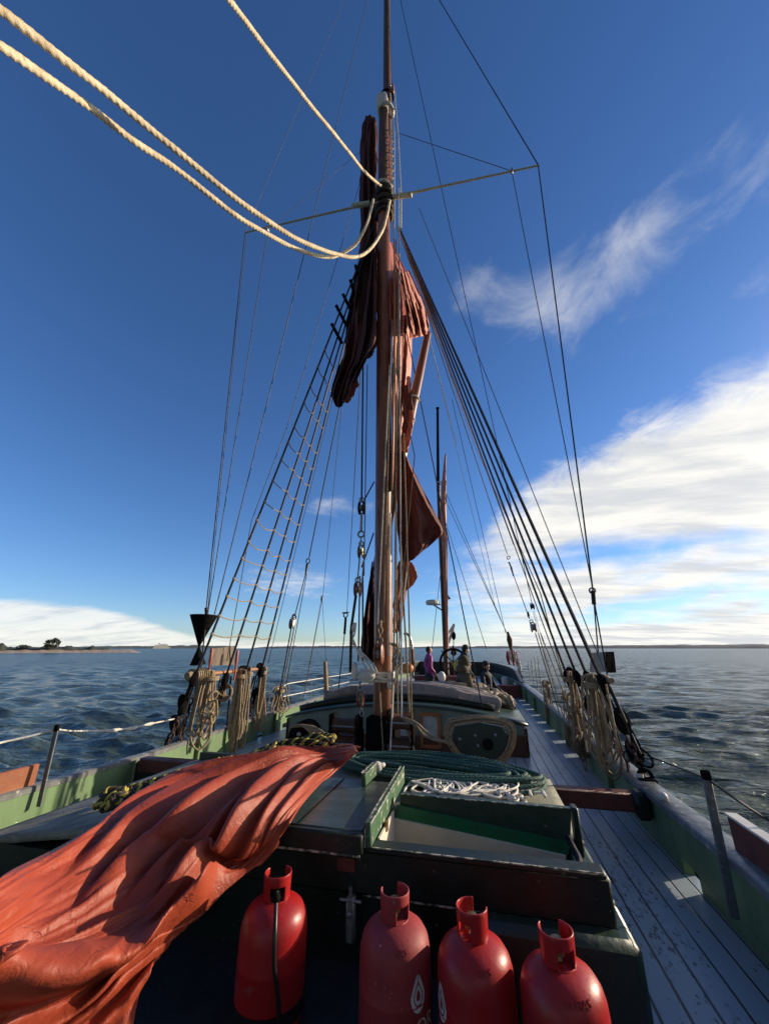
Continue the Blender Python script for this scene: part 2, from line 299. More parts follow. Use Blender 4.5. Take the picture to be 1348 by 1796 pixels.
# ------------------------------------------------------------------ mesh building
class MB:
    def __init__(s): s.v = []; s.f = []

    def add(s, vs, fs):
        o = len(s.v); s.v += [tuple(q) for q in vs]; s.f += [tuple(o + i for i in f) for f in fs]; return s

    def box(s, c, d, rot=None, bev=0.0):
        hx, hy, hz = (q / 2 for q in d)
        b = min(bev, hx * .6, hy * .6, hz * .6)
        M = (rot.to_4x4() if rot is not None else Matrix.Identity(4)); c = Vector(c)
        if b <= 0:
            vs = [Vector((x, y, z)) for x in (-hx, hx) for y in (-hy, hy) for z in (-hz, hz)]
            fs = [(0, 1, 3, 2), (4, 6, 7, 5), (0, 4, 5, 1), (2, 3, 7, 6), (0, 2, 6, 4), (1, 5, 7, 3)]
        else:
            vs = []; ix = {}
            for sx in (-1, 1):
                for sy in (-1, 1):
                    for sz in (-1, 1):
                        for k in range(3):
                            q = [sx * hx, sy * hy, sz * hz]
                            for j in range(3):
                                if j != k: q[j] -= (sx, sy, sz)[j] * b
                            ix[(sx, sy, sz, k)] = len(vs); vs.append(Vector(q))
            fs = []
            for k in range(3):
                i, j = [(1, 2), (2, 0), (0, 1)][k]
                for sg in (-1, 1):
                    qq = []
                    for a, bb in ((-1, -1), (1, -1), (1, 1), (-1, 1)):
                        t = [0, 0, 0]; t[k] = sg; t[i] = a; t[j] = bb; qq.append(ix[(*t, k)])
                    fs.append(tuple(qq if sg > 0 else qq[::-1]))
            for k in range(3):
                i, j = [(1, 2), (2, 0), (0, 1)][k]
                for a in (-1, 1):
                    for bb in (-1, 1):
                        t0 = [0, 0, 0]; t1 = [0, 0, 0]; t0[i] = t1[i] = a; t0[j] = t1[j] = bb; t0[k] = -1; t1[k] = 1
                        q = (ix[(*t0, i)], ix[(*t0, j)], ix[(*t1, j)], ix[(*t1, i)]); fs.append(q if a * bb > 0 else q[::-1])
            for sx in (-1, 1):
                for sy in (-1, 1):
                    for sz in (-1, 1):
                        q = tuple(ix[(sx, sy, sz, k)] for k in range(3)); fs.append(q if sx * sy * sz > 0 else q[::-1])
        return s.add([c + (M @ q) for q in vs], fs)

    def bar(s, a, b, w, h, up=(0, 0, 1), bev=0.0):
        a = Vector(a); b = Vector(b); d = (b - a); L = d.length; d.normalize(); u = Vector(up)
        x = d.cross(u)
        if x.length < 1e-4: x = d.cross(Vector((0, 1, 0)))
        x.normalize(); z = x.cross(d)
        return s.box((a + b) / 2, (w, L, h), Matrix((x, d, z)).transposed(), bev)

    def tube(s, pts, r, n=6, cap=True, closed=False, strands=0, pitch=0.1, amp=0.16):
        pts = np.array([tuple(p) for p in pts], float); k = len(pts)
        rr = np.array(r, float) if hasattr(r, '__len__') else np.full(k, float(r))
        if closed: tg = np.roll(pts, -1, 0) - np.roll(pts, 1, 0)
        else: tg = np.gradient(pts, axis=0)
        tg /= np.linalg.norm(tg, axis=1)[:, None] + 1e-12
        nv = np.zeros_like(pts); a = np.array((0, 0, 1.0)) if abs(tg[0][2]) < .9 else np.array((1.0, 0, 0))
        x = np.cross(tg[0], a); x /= np.linalg.norm(x)
        for i in range(k):
            x = x - tg[i] * x.dot(tg[i]); x /= np.linalg.norm(x) + 1e-12; nv[i] = x
        bv = np.cross(tg, nv); th = np.arange(n) * 2 * math.pi / n
        if strands:
            sl_ = np.concatenate(([0], np.cumsum(np.linalg.norm(np.diff(pts, axis=0), axis=1))))
            ph = 2 * math.pi * sl_ / pitch
            rad = rr[:, None] * (1 - amp + 2 * amp * np.abs(np.cos(strands / 2 * (th[None] - ph[:, None]))))
        else: rad = np.repeat(rr[:, None], n, 1)
        V = pts[:, None] + rad[:, :, None] * (np.cos(th)[None, :, None] * nv[:, None] + np.sin(th)[None, :, None] * bv[:, None])
        o = len(s.v); s.v += [tuple(q) for q in V.reshape(-1, 3).tolist()]
        for i in range(k if closed else k - 1):
            for j in range(n):
                j2 = (j + 1) % n; i2 = (i + 1) % k
                s.f.append((o + i * n + j, o + i * n + j2, o + i2 * n + j2, o + i2 * n + j))
        if cap and not closed:
            s.f.append(tuple(o + j for j in range(n))[::-1]); s.f.append(tuple(o + (k - 1) * n + j for j in range(n)))
        return s

    def lathe(s, prof, c=(0, 0, 0), n=24, M=None):
        c = Vector(c); M = M or Matrix.Identity(3); o = len(s.v); k = len(prof)
        for r_, z in prof:
            for j in range(n):
                t = 2 * math.pi * j / n; s.v.append(tuple(c + M @ Vector((r_ * math.cos(t), r_ * math.sin(t), z))))
        for i in range(k - 1):
            for j in range(n):
                j2 = (j + 1) % n; s.f.append((o + i * n + j, o + i * n + j2, o + (i + 1) * n + j2, o + (i + 1) * n + j))
        if prof[0][0] > 1e-5: s.f.append(tuple(o + j for j in range(n))[::-1])
        if prof[-1][0] > 1e-5: s.f.append(tuple(o + (k - 1) * n + j for j in range(n)))
        return s

    def ell(s, c, rad, n=12, m=8, M=None):
        c = Vector(c); M = M or Matrix.Identity(3); o = len(s.v)
        for i in range(m + 1):
            p = math.pi * i / m
            for j in range(n):
                t = 2 * math.pi * j / n
                s.v.append(tuple(c + M @ Vector((rad[0] * math.sin(p) * math.cos(t), rad[1] * math.sin(p) * math.sin(t), -rad[2] * math.cos(p)))))
        for i in range(m):
            for j in range(n):
                j2 = (j + 1) % n; s.f.append((o + i * n + j, o + i * n + j2, o + (i + 1) * n + j2, o + (i + 1) * n + j))
        return s

    def grid(s, G):
        G = np.asarray(G, float); a, b = G.shape[:2]; o = len(s.v); s.v += [tuple(q) for q in G.reshape(-1, 3).tolist()]
        for i in range(a - 1):
            for j in range(b - 1): s.f.append((o + i * b + j, o + i * b + j + 1, o + (i + 1) * b + j + 1, o + (i + 1) * b + j))
        return s

    def prism(s, poly, off):
        off = Vector(off); k = len(poly); p = [Vector(q) for q in poly]; o = len(s.v)
        s.v += [tuple(q) for q in p] + [tuple(q + off) for q in p]
        s.f.append(tuple(o + i for i in range(k))[::-1]); s.f.append(tuple(o + k + i for i in range(k)))
        for i in range(k): j = (i + 1) % k; s.f.append((o + i, o + j, o + k + j, o + k + i))
        return s

    def torus(s, c, r1, r2, M=None, n=14, m=6, sx=1.0):
        M = M or Matrix.Identity(3); c = Vector(c)
        pts = [c + M @ Vector((r1 * sx * math.cos(2 * math.pi * i / n), r1 * math.sin(2 * math.pi * i / n), 0)) for i in range(n)]
        return s.tube(pts, r2, m, closed=True)

    def chain(s, a, b, link=0.09, r=0.011):
        a = Vector(a); b = Vector(b); d = b - a; L = d.length; k = max(2, int(L / (link * .72))); q = d.normalized().to_track_quat('X', 'Z').to_matrix()
        for i in range(k):
            M = q @ (Matrix.Rotation(math.pi / 2 * (i % 2), 3, 'X')); s.torus(a + d * ((i + .5) / k), link * .32, r, M, 10, 5, 1.5)
        return s

    def build(s, name, m, parent=None, smooth=True, mods=None, ang=40):
        off = Vector(parent['_o']) if parent is not None and '_o' in parent else Vector((0, 0, 0))
        me = bpy.data.meshes.new(name); me.from_pydata([tuple(Vector(q) - off) for q in s.v], [], s.f); me.update()
        if smooth:
            me.polygons.foreach_set('use_smooth', [True] * len(me.polygons))
            try: me.set_sharp_from_angle(angle=R(ang))
            except Exception: pass
        o = bpy.data.objects.new(name, me); COL.objects.link(o); me.materials.append(m)
        if parent is not None: o.parent = parent; o['_o'] = list(off)
        return o


def thing(name, label, cat, loc=(0, 0, 0), group=None):
    o = bpy.data.objects.new(name, None); COL.objects.link(o); o.location = loc; o['label'] = label; o['category'] = cat; o['_o'] = list(loc)
    o.empty_display_size = 0.1
    if group: o['group'] = group
    return o


def tag(o, label, cat, group=None):
    o['label'] = label; o['category'] = cat
    if group: o['group'] = group
    return o


def cm(pts, k=8, closed=False):                     # Catmull-Rom through points
    p = [np.array(tuple(q), float) for q in pts]; out = []
    n = len(p)
    for i in range(n if closed else n - 1):
        if closed: a, b, c, d = p[i - 1], p[i], p[(i + 1) % n], p[(i + 2) % n]
        else: a, b, c, d = p[max(i - 1, 0)], p[i], p[i + 1], p[min(i + 2, n - 1)]
        for j in range(k):
            t = j / k; out.append(.5 * (2 * b + (c - a) * t + (2 * a - 5 * b + 4 * c - d) * t * t + (3 * b - a - 3 * c + d) * t ** 3))
    if not closed: out.append(p[-1])
    return out


def resample(pts, step):
    p = np.array([tuple(q) for q in pts], float); s = np.concatenate(([0], np.cumsum(np.linalg.norm(np.diff(p, axis=0), axis=1))))
    k = max(2, int(s[-1] / step)); t = np.linspace(0, s[-1], k)
    return np.stack([np.interp(t, s, p[:, i]) for i in range(3)], 1)


def line(name, pts, r, m, label, cat='rigging line', group=None, n=6, sag=0.0):
    pts = [Vector(p) for p in pts]
    if len(pts) == 2:
        a, b = pts; pts = [a.lerp(b, i / 10) - Vector((0, 0, sag * 4 * (i / 10) * (1 - i / 10))) for i in range(11)]
    o = MB().tube(pts, r, n).build(name, m)
    return tag(o, label, cat, group)


def vnoise(x, y, seed=0):                            # smooth value noise on arrays
    x = np.asarray(x, float); y = np.asarray(y, float); xi = np.floor(x).astype(np.int64); yi = np.floor(y).astype(np.int64); fx = x - xi; fy = y - yi

    def h(a, b): return (np.sin(a * 127.1 + b * 311.7 + seed * 74.7) * 43758.5453) % 1.0
    u = fx * fx * (3 - 2 * fx); w = fy * fy * (3 - 2 * fy)
    return (h(xi, yi) * (1 - u) + h(xi + 1, yi) * u) * (1 - w) + (h(xi, yi + 1) * (1 - u) + h(xi + 1, yi + 1) * u) * w


# ================================================================== THE SETTING
WZ = -1.15


def make_water():
    rng = np.random.RandomState(5)
    na, nr = 760, 900
    ang = np.radians(np.linspace(-115, 92, na)); rad = np.concatenate((np.linspace(1.2, 26, 240), np.geomspace(26.1, 12000, nr - 240)))
    A, Rr = np.meshgrid(ang, rad); X = 1.42 + Rr * np.sin(A); Y = Rr * np.cos(A); Z = np.full_like(X, 0.0); DX = np.zeros_like(X); DY = np.zeros_like(X)
    cell = np.maximum(np.gradient(rad)[:, None] * np.ones_like(X), Rr * (ang[1] - ang[0]))
    wind = R(250)
    for i in range(54):
        L = 0.45 * (5.0 / 0.45) ** (i / 53.0) * rng.uniform(.9, 1.1); k = 2 * math.pi / L
        th = wind + rng.normal(0, 0.5); kx, ky = k * math.cos(th), k * math.sin(th)
        a = 0.0116 * L ** (0.80 if L < 2.0 else 0.1) * (1 if L < 2.0 else 1.62) * rng.uniform(.6, 1.3)
        att = np.clip((L / cell - 2.2) / 3.0, 0, 1)
        ph = kx * X + ky * Y + rng.uniform(0, 6.28)
        Z += a * att * np.cos(ph); DX -= 0.8 * a * att * math.cos(th) * np.sin(ph); DY -= 0.8 * a * att * math.sin(th) * np.sin(ph)
    gust = vnoise(X / 7, Y / 11, 3) * .5 + .6
    far = Rr > 60
    Z = np.where(far, Z, Z * gust)
    V = np.stack([X + DX, Y + DY, Z + WZ], -1)
    mb = MB().grid(V); o = mb.build('water', M_water); o['kind'] = 'structure'
    n1 = vnoise(X / .9, Y / .5, 9); n2 = vnoise(X / 6, Y / 6, 12)
    foam = np.clip((Z - 0.095) / 0.07, 0, 1) * np.clip((n1 - .45) * 3, 0, 1) * np.clip((n2 - .42) * 4, 0, 1)
    at = o.data.attributes.new('foam', 'FLOAT', 'POINT'); at.data.foreach_set('value', foam.reshape(-1).astype(np.float32))
    return o


make_water()
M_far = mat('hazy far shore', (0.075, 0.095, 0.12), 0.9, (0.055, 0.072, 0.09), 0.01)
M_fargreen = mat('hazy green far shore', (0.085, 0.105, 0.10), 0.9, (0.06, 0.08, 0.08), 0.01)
M_spit = mat('grassy spit', (0.055, 0.062, 0.04), 0.9, (0.03, 0.036, 0.028), 0.05)
M_shingle = mat('shingle beach', (0.38, 0.31, 0.25), 0.9, (0.26, 0.2, 0.16), 0.4)


def shore(name, az0, az1, dist, hfun, depth, m, seed, n=160):
    mb = MB(); G = []
    a = np.radians(np.linspace(az0, az1, n))
    t = np.linspace(0, 1, n)
    h = np.array([hfun(q) for q in t]) * (0.72 + 0.3 * vnoise(t * 16, t * 0, seed) + 0.14 * vnoise(t * 90, t * 0, seed + 1) + .12 * vnoise(t * 240, t * 0, seed + 2))
    rows = []
    for dd, hh in ((0, 0), (depth * .12, .55), (depth * .4, .95), (depth * .6, 1.0), (depth, 0.0)):
        r_ = dist + dd
        rows.append(np.stack([1.42 + r_ * np.sin(a), r_ * np.cos(a), WZ - 0.3 + h * hh * (1 + .25 * (vnoise(t * 90 + dd, t * 0 + dd, seed + 4) - .5))], -1))
    o = mb.grid(np.array(rows)).build(name, m); o['kind'] = 'structure'; return o


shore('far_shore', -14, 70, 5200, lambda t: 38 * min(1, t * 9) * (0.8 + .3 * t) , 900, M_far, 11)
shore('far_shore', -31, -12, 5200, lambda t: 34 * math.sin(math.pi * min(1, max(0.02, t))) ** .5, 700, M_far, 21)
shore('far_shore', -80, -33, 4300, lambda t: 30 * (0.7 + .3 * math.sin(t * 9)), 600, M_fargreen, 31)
shore('spit_beach', -80, -43.6, 330, lambda t: 2.1 * min(1, (1 - t) * 30), 30, M_shingle, 41)
shore('spit_land', -80, -45.5, 338, lambda t: (3.3 + 1.6 * math.sin(t * 21) ** 4 + 1.2 * math.sin(t * 57) ** 6) * min(1, (1 - t) * 12), 45, M_spit, 42)


def far_tree(az, dist, h, w, seed, label):
    rng = np.random.RandomState(seed); a = R(az); c = Vector((1.42 + dist * math.sin(a), dist * math.cos(a), WZ + 1.6))
    t = thing('wind_bent_tree', label, 'tree', c)
    b = MB()
    b.tube([c, c + Vector((.2, 0, h * .3)), c + Vector((.5, 0, h * .6))], [.35, .25, .12], 6); b.build('trunk', M_brown, t)
    m = MB()
    for i in range(420):
        d = rng.normal(0, 1, 3); d /= np.linalg.norm(d); q = d * rng.uniform(.45, 1) ** .5
        p = c + Vector((q[0] * w * .5 * (1 + .25 * math.sin(3 * q[2] + seed)) + w * .1 * q[2], q[1] * w * .5, h * .58 + q[2] * h * .42)); s_ = rng.uniform(.25, .75) * h / 9
        u = Vector(rng.normal(0, 1, 3)).normalized() * s_; v = Vector(rng.normal(0, 1, 3)).normalized() * s_
        m.add([p - u - v, p + u - v, p + u + v, p - u + v], [(0, 1, 2, 3)])
    m.build('crown', mat('dark foliage', (0.028, 0.038, 0.024), 0.9, (0.05, 0.06, 0.035), 2), t, smooth=False)


far_tree(-52.2, 342, 7.2, 8.0, 1, 'tallest dark tree standing on the low spit at far left')
far_tree(-54.6, 344, 3.4, 5.6, 2, 'small dark scrubby tree left of the tallest tree on the spit')


def ferry():
    d = 3600; a = R(-41.6); c = Vector((1.42 + d * math.sin(a), d * math.cos(a), WZ)); x = Vector((math.cos(a), -math.sin(a), 0)); y = Vector((math.sin(a), math.cos(a), 0)); z = Vector((0, 0, 1))
    t = thing('ferry', 'distant white ship on the horizon beyond the end of the spit', 'ship', c)
    M = Matrix((x, y, z)).transposed()
    MB().prism([c + M @ Vector(q) for q in ((-58, 0, 0), (52, 0, 0), (64, 0, 13), (-58, 0, 13))], y * 22).build('hull', M_white, t, False)
    b = MB(); b.box(c + M @ Vector((-4, 11, 20)), (92, 18, 14), M); b.box(c + M @ Vector((8, 11, 30.2)), (56, 14, 6), M); b.build('deckhouse', M_white, t, False)
    MB().box(c + M @ Vector((-24, 11, 37)), (10, 8, 8), M).build('funnel', M_galv, t, False)


ferry()

# ================================================================== THE BARGE
barge = thing('sailing_barge', 'wooden sailing barge with blue-grey plank deck and green bulwarks', 'boat', (0, 8, 0))
YS = [-3.2, -2.4, -1, 1, 3, 5, 8, 12, 15.4, 18, 20, 21.6]
HB = [0.5, 1.5, 2.35, 2.78, 2.9, 2.92, 2.92, 2.9, 2.86, 2.65, 2.3, 1.75]


def hb(y): return float(np.interp(y, YS, HB))


d = MB(); ys = np.linspace(-3.2, 21.6, 60)
d.grid([[(x * hb(y), y, 0.03 - 0.03 * (x * x)) for x in np.linspace(-1, 1, 25)] for y in ys]); d.build('deck', M_deck, barge, ang=80)
h = MB()
for s in (-1, 1):
    h.grid([[(s * (hb(y) + 0.05) * w, y, z) for z, w in ((0.02, 1), (-0.5, 1.0), (-1.0, .98), (-1.9, .9))] for y in ys])
h.build('hull', M_blackgreen, barge)
SCUP = [4.04, 7.8, 8.8, 9.85, 10.85, 11.9, 12.95, 13.95, 14.95]


def railz(y, s): return float(np.interp(y, [-3, 3, 5, 8, 15.4, 22], [0.46, 0.41, 0.36, 0.40, 0.44, 0.5])) - (0.05 if s < 0 else 0)


for s in (-1, 1):
    b = MB(); cuts = []
    for y in SCUP: cuts += [(y - .13, y + .13)]
    yy = np.linspace(-3.2, 21.6, 100)
    T = 0.07

    def wall(y0, y1, z0, z1, k=8):
        G = []
        for y in np.linspace(y0, y1, max(2, int((y1 - y0) * 3) + 2)):
            x = hb(y); a = s * (x - T); c = s * x; zt = railz(y, s) if z1 is None else z1
            G.append([(a, y, z0), (a, y, zt), (c, y, zt), (c, y, z0), (a, y, z0)])
        b.grid(G)
        for y in (y0, y1):
            x = hb(y); zt = railz(y, s) if z1 is None else z1
            b.add([(s * (x - T), y, z0), (s * x, y, z0), (s * x, y, zt), (s * (x - T), y, zt)], [(0, 1, 2, 3)])
    wall(-3.2, 21.6, 0.105, None)
    y = -3.2
    for c0, c1 in cuts + [(21.6, 21.6)]:
        wall(y, c0, -0.04, 0.103); y = c1
    b.build('bulwark', M_green, barge)
    r = MB(); w = 0.20
    G = []
    for y in yy:
        x = hb(y) - 0.02; z = railz(y, s); w_ = w if s > 0 else .10; ix = x - w_ * .45 - (.01 if s < 0 else 0); ox = x + w_ * .55
        G.append([(s * ix, y, z + .003), (s * ix, y, z + .045), (s * (ix + .012), y, z + .055), (s * (ox - .012), y, z + .055), (s * ox, y, z + .04), (s * ox, y, z - .03), (s * (x + .025), y, z - .03)])
    r.grid(G).build('rail_cap', M_railgrey, barge)
    # timber knees along the bulwark
    for y in (0.2, 5.9, 8.3, 10.4, 12.4, 14.4): MB().box((s * (hb(y) - T - .028), y, 0.2), (.056, .10, .34), bev=.008).build('bulwark_knee', M_green, barge)
# raised quarter bulwark and the after end
for s in (-1, 1):
    q = MB(); G = []
    for y in np.linspace(15.5, 21.6, 16):
        x = hb(y) - .03; zt = float(np.interp(y, [15.5, 16.6, 21.6], [0.5, 0.86, 0.98])); z0 = railz(y, s) + .06
        G.append([(s * (x - .06), y, z0), (s * (x - .06), y, zt), (s * (x + .02), y, zt), (s * (x + .02), y, z0)])
    q.grid(G)
    q.build('quarter_bulwark', M_blackgreen, barge)
q = MB()
q.box((0, 21.6, 0.5), (3.6, .08, 1.0), bev=.01); q.build('stern_bulwark', M_blackgreen, barge)
for s in (-1, 1):
    q = MB(); pts = [Vector((s * (hb(y) - .03), y, float(np.interp(y, [15.5, 16.6, 21.6], [0.5, 0.86, 0.98])) + .022)) for y in np.linspace(15.5, 21.6, 14)]
    for a, c in zip(pts, pts[1:]): q.bar(a, c, .14, .04)
    q.build('quarter_rail', M_railgrey, barge)
q = MB(); q.box((0.3, 15.6, 0.2), (5.0, .08, .42), bev=.01); q.build('quarterdeck_front', M_oxide, barge)
MB().box((0, 18.6, 0.2), (4.2, 5.9, .3)).build('quarterdeck', M_deck, barge)
# wash boards on the rail near the bow
a = P(0, 1415, X=-2.9); q = MB(); q.bar((-2.86, -1.6, .52), (-2.92, 3.55, .475), .05, .20, bev=.01); q.build('wash_board', M_washboard, barge)
q = MB(); q.bar((2.84, -1.6, .58), (2.92, 3.42, .535), .05, .20, bev=.01); q.build('wash_board', M_oxide, barge)
q = MB(); q.bar((2.84, -1.6, .688), (2.92, 3.42, .643), .075, .014, bev=.004); q.build('wash_board_cap', M_white, barge)
for (yy_, xx) in ((4.35, 2.86), (5.0, 2.9)):
    q = MB(); q.ell((xx, yy_, railz(yy_, 1) + .075), (.035, .035, .035)); q.build('rail_bolt', M_white, barge)
MB().box((2.77, 4.68, .29), (.13, .17, .22), bev=.03).build('beam_knee', M_blackgreen, barge)
MB().box((-2.62, 4.72, .17), (.36, .12, .34), bev=.02).build('beam_knee', M_blackgreen, barge)

cb = MB(); cb.box((0, 4.72, 0.30), (5.5, .13, .15), bev=.012)
tag(cb.build('cross_beam', M_oxide), 'red-brown timber beam spanning the deck from bulwark to bulwark', 'beam')


def stanchion(a, b, label):
    a = Vector(a); b = Vector(b); t = thing('stanchion', label, 'stanchion', a)
    MB().bar(a, b, .05, .016, up=(0, 1, 0), bev=.004).build('post', mat('weathered grey steel', (.15, .16, .16), .6, (.09, .095, .09), 14, .3, 60, spots=(.3, .3, .28), sscale=40, spot_thr=(.62, .7)), t)
    m = MB(); m.box(b + Vector((0, 0, .0)), (.055, .03, .06), bev=.008); m.build('eye_cap', M_black, t)


stanchion(P(1288, 1612, X=2.74), P(1237, 1360, X=2.80), 'leaning grey flat steel stanchion against the right bulwark')
stanchion(P(68, 1415, X=-2.76), P(100, 1277, X=-2.80), 'leaning grey steel stanchion at the end of the left orange board')


# ------------------------------------------------------------------ fore cabin
fc = thing('fore_cabin', 'low black-green fore cabin with grey canvas roof behind the gas bottles', 'cabin', (0, 3.4, 0))
ZT = 0.58


def rz(x): return ZT + 0.05 - 0.035 * (x - .3) ** 2        # cambered roof


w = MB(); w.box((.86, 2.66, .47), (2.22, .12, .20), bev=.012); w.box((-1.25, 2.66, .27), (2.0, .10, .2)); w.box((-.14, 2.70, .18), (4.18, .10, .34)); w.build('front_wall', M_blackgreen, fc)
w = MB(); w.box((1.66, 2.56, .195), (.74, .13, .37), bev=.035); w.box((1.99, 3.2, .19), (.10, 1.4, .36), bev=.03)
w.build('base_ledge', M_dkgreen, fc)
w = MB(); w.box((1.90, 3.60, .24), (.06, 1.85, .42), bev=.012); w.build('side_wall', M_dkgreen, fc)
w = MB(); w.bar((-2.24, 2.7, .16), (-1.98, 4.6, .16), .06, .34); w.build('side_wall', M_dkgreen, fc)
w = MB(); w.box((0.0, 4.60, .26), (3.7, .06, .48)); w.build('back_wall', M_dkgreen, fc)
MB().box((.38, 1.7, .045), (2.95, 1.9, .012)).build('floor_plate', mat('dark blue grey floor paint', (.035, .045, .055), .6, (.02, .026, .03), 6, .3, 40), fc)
# roof, left of and behind the hatch
rf = MB()
G = []
for v in np.linspace(0, 1, 22):
    row = []
    for u in np.linspace(0, 1, 40):
        yv = 2.62 + v * (4.62 - 2.62); x0 = -2.34 + v * .30; x1 = 0.60; x = x0 + u * (x1 - x0)
        row.append((x, yv, rz(x) - .05 - .018 * np.interp(x, [-2.1, -1.9], [1, 0])))
    G.append(row)
rf.grid(G)
G2 = []
for v in np.linspace(0, 1, 10):
    row = []
    for u in np.linspace(0, 1, 20):
        yv = 3.22 + v * (4.66 - 3.22); x = .60 + u * (1.98 - .60); row.append((x, yv, rz(x) - .048))
    G2.append(row)
rf.grid(G2)
o = rf.build('roof', M_canvas, fc, ang=80); sm = o.modifiers.new('s', 'SOLIDIFY'); sm.thickness = .045; sm.offset = -1
# pale batten along the left edge of the roof and the two roof trims
MB().bar(P(165, 1412, Z=.505), P(372, 1345, Z=.53), .035, .03).build('roof_batten', M_white, fc)
w = MB(); w.box((1.27, 2.63, .583), (1.36, .11, .03), bev=.01); w.build('hatch_sill', M_blackgreen, fc)

ht = thing('hatch_slide', 'glossy dark green sliding hatch cover left of the open hatch', 'hatch', (0.3, 3.0, .6))
x0, x1 = -.02, .70
w = MB(); w.box(((x0 + x1) / 2, 3.0, .655), (x1 - x0, .86, .035), bev=.006); w.build('cover_board', M_slate, ht)
w = MB(); w.box(((x0 + x1) / 2, 2.545, .62), (x1 - x0 + .02, .045, .10), bev=.01); w.build('front_lip', M_blackgreen, ht)
w = MB(); w.bar((.735, 2.56, .655), (.735, 3.62, .675), .034, .12, bev=.008); w.build('slide_rail', M_rimgreen, ht)
w = MB(); w.bar((.50, 3.28, .715), (.52, 3.55, .72), .035, .09, bev=.008); w.build('handle_block', M_rimgreen, ht)
w = MB()
for x in (.12, .30): w.box((x, 3.0, .6745), (.006, .84, .003))
w.build('board_seam', M_black, ht)

M_worn = mat('chipped pale board edge', (.035, .06, .042), .6, (.50, .47, .38), 22, .3, 40, contrast=(.46, .56), stretch=(1, 1, 1))
w = MB()
for dx_ in (-.0145, .0145): w.bar((.735 + dx_, 2.555, .7165), (.735 + dx_, 3.62, .7365), .006, .004)
w.bar((.735 - .018, 2.557, .60), (.735 - .018, 2.557, .715), .004, .006, up=(1, 0, 0)); w.build('worn_edge', M_worn, ht)
MB().bar((x0, 2.521, .573), (x1, 2.521, .573), .004, .010).build('worn_edge', M_worn, ht)
w = MB(); w.bar((.483, 3.28, .7615), (.503, 3.55, .7665), .006, .004); w.bar((.517, 3.28, .7615), (.537, 3.55, .7665), .006, .004); w.build('worn_edge', M_worn, ht)
MB().bar((.62, 2.574, .5985), (1.94, 2.574, .5985), .008, .005).build('worn_edge', M_worn, fc)
w = MB(); w.bar((.70, 2.598, .372), (1.96, 2.598, .372), .004, .008); w.build('worn_edge', M_worn, fc)
oh = thing('open_hatch', 'open companion hatch with cream lining and bright green inner band', 'hatch', (1.35, 2.9, .6))
YB = 3.16
tl, tr = P(703, 1393, Y=YB), P(1001, 1419, Y=YB); bl, br = P(700, 1413, Y=YB), P(998, 1481, Y=YB)
w = MB(); w.prism([tl, tr, br + Vector((0, 0, -.03)), bl + Vector((0, 0, -.03))], (0, .05, 0)); w.build('back_coaming', M_dkgreen, oh, False)
MB().bar(tl + Vector((0, -.003, .002)), tr + Vector((0, -.003, .002)), .006, .006).build('worn_edge', M_worn, oh)
w = MB(); w.prism([P(696, 1412, Y=3.13), P(999, 1479, Y=3.13), P(996, 1500, Y=3.13), P(692, 1434, Y=3.13)], (0, .025, 0)); w.build('green_band', M_brightgreen, oh, False)
w = MB(); w.prism([P(691, 1436, Y=3.11), P(992, 1502, Y=3.11), P(990, 1650, Y=3.11), P(680, 1650, Y=3.11)], (0, .03, 0)); w.build('cream_lining', M_cream, oh, False)
w = MB(); w.box((tr.x + .02, 3.19, tr.z - .12), (.04, .09, .26), bev=.008); w.build('corner_post', M_blackgreen, oh)
w = MB(); w.box((.765, 2.9, .40), (.012, .42, .40)); w.build('side_lining', M_cream, oh, False)
w = MB(); w.tube(cm([P(996, 1470, Y=3.1), P(1006, 1490, Y=3.0), P(1016, 1512, Y=2.9), P(1014, 1545, Y=2.8)], 6), .02, 8); w.build('rubber_strap', M_rubber, oh)
MB().box((.772, 2.86, .60), (.02, .03, .05)).build('latch', M_brass, oh)

# ------------------------------------------------------------------ main hatch / cabin aft of the mast
mh = thing('main_hatch', 'long cambered main hatch with pale green front panel and grey canvas cover', 'hatch', (0, 9, 0))


def camz(x, zc, zs, half): return zs + (zc - zs) * (1 - (x / half) ** 2)


HX = 2.04
w = MB()
xs = np.linspace(-HX - .1, HX, 30)
w.prism([(x, 7.4, camz(x, .70, .42, 2.2)) for x in xs] + [(HX, 7.4, 0), (-HX - .1, 7.4, 0)], (0, .05, 0)); w.build('front_panel', M_panecol, mh)
w = MB()
w.grid([[(x, y, camz(x, .72, .46, 2.2)) for x in np.linspace(-2.16, 2.1, 24)] for y in np.linspace(7.36, 9.0, 8)])
o = w.build('cambered_top', M_dkgreen, mh); sm = o.modifiers.new('s', 'SOLIDIFY'); sm.thickness = .03
w = MB()
w.grid([[(x, y, camz(x, .83, .56, 2.2)) for x in np.linspace(-2.14, 1.62, 24)] for y in (7.9, 7.901, 8.0, 8.2)])
o = w.build('cover_batten', M_blackgreen, mh); sm = o.modifiers.new('s', 'SOLIDIFY'); sm.thickness = .13; sm.offset = -1
w = MB(); w.box((2.06, 8.2, .21), (.05, 1.6, .42)); w.box((-2.12, 8.2, .21), (.05, 1.6, .42)); w.box((0, 8.98, .3), (4.1, .05, .6)); w.build('side_coaming', M_brown, mh)
w = MB(); w.box((1.72, 7.37, .16), (.66, .04, .32)); w.box((.02, 7.37, .12), (2.2, .04, .24)); w.build('varnished_panel', M_brown, mh)
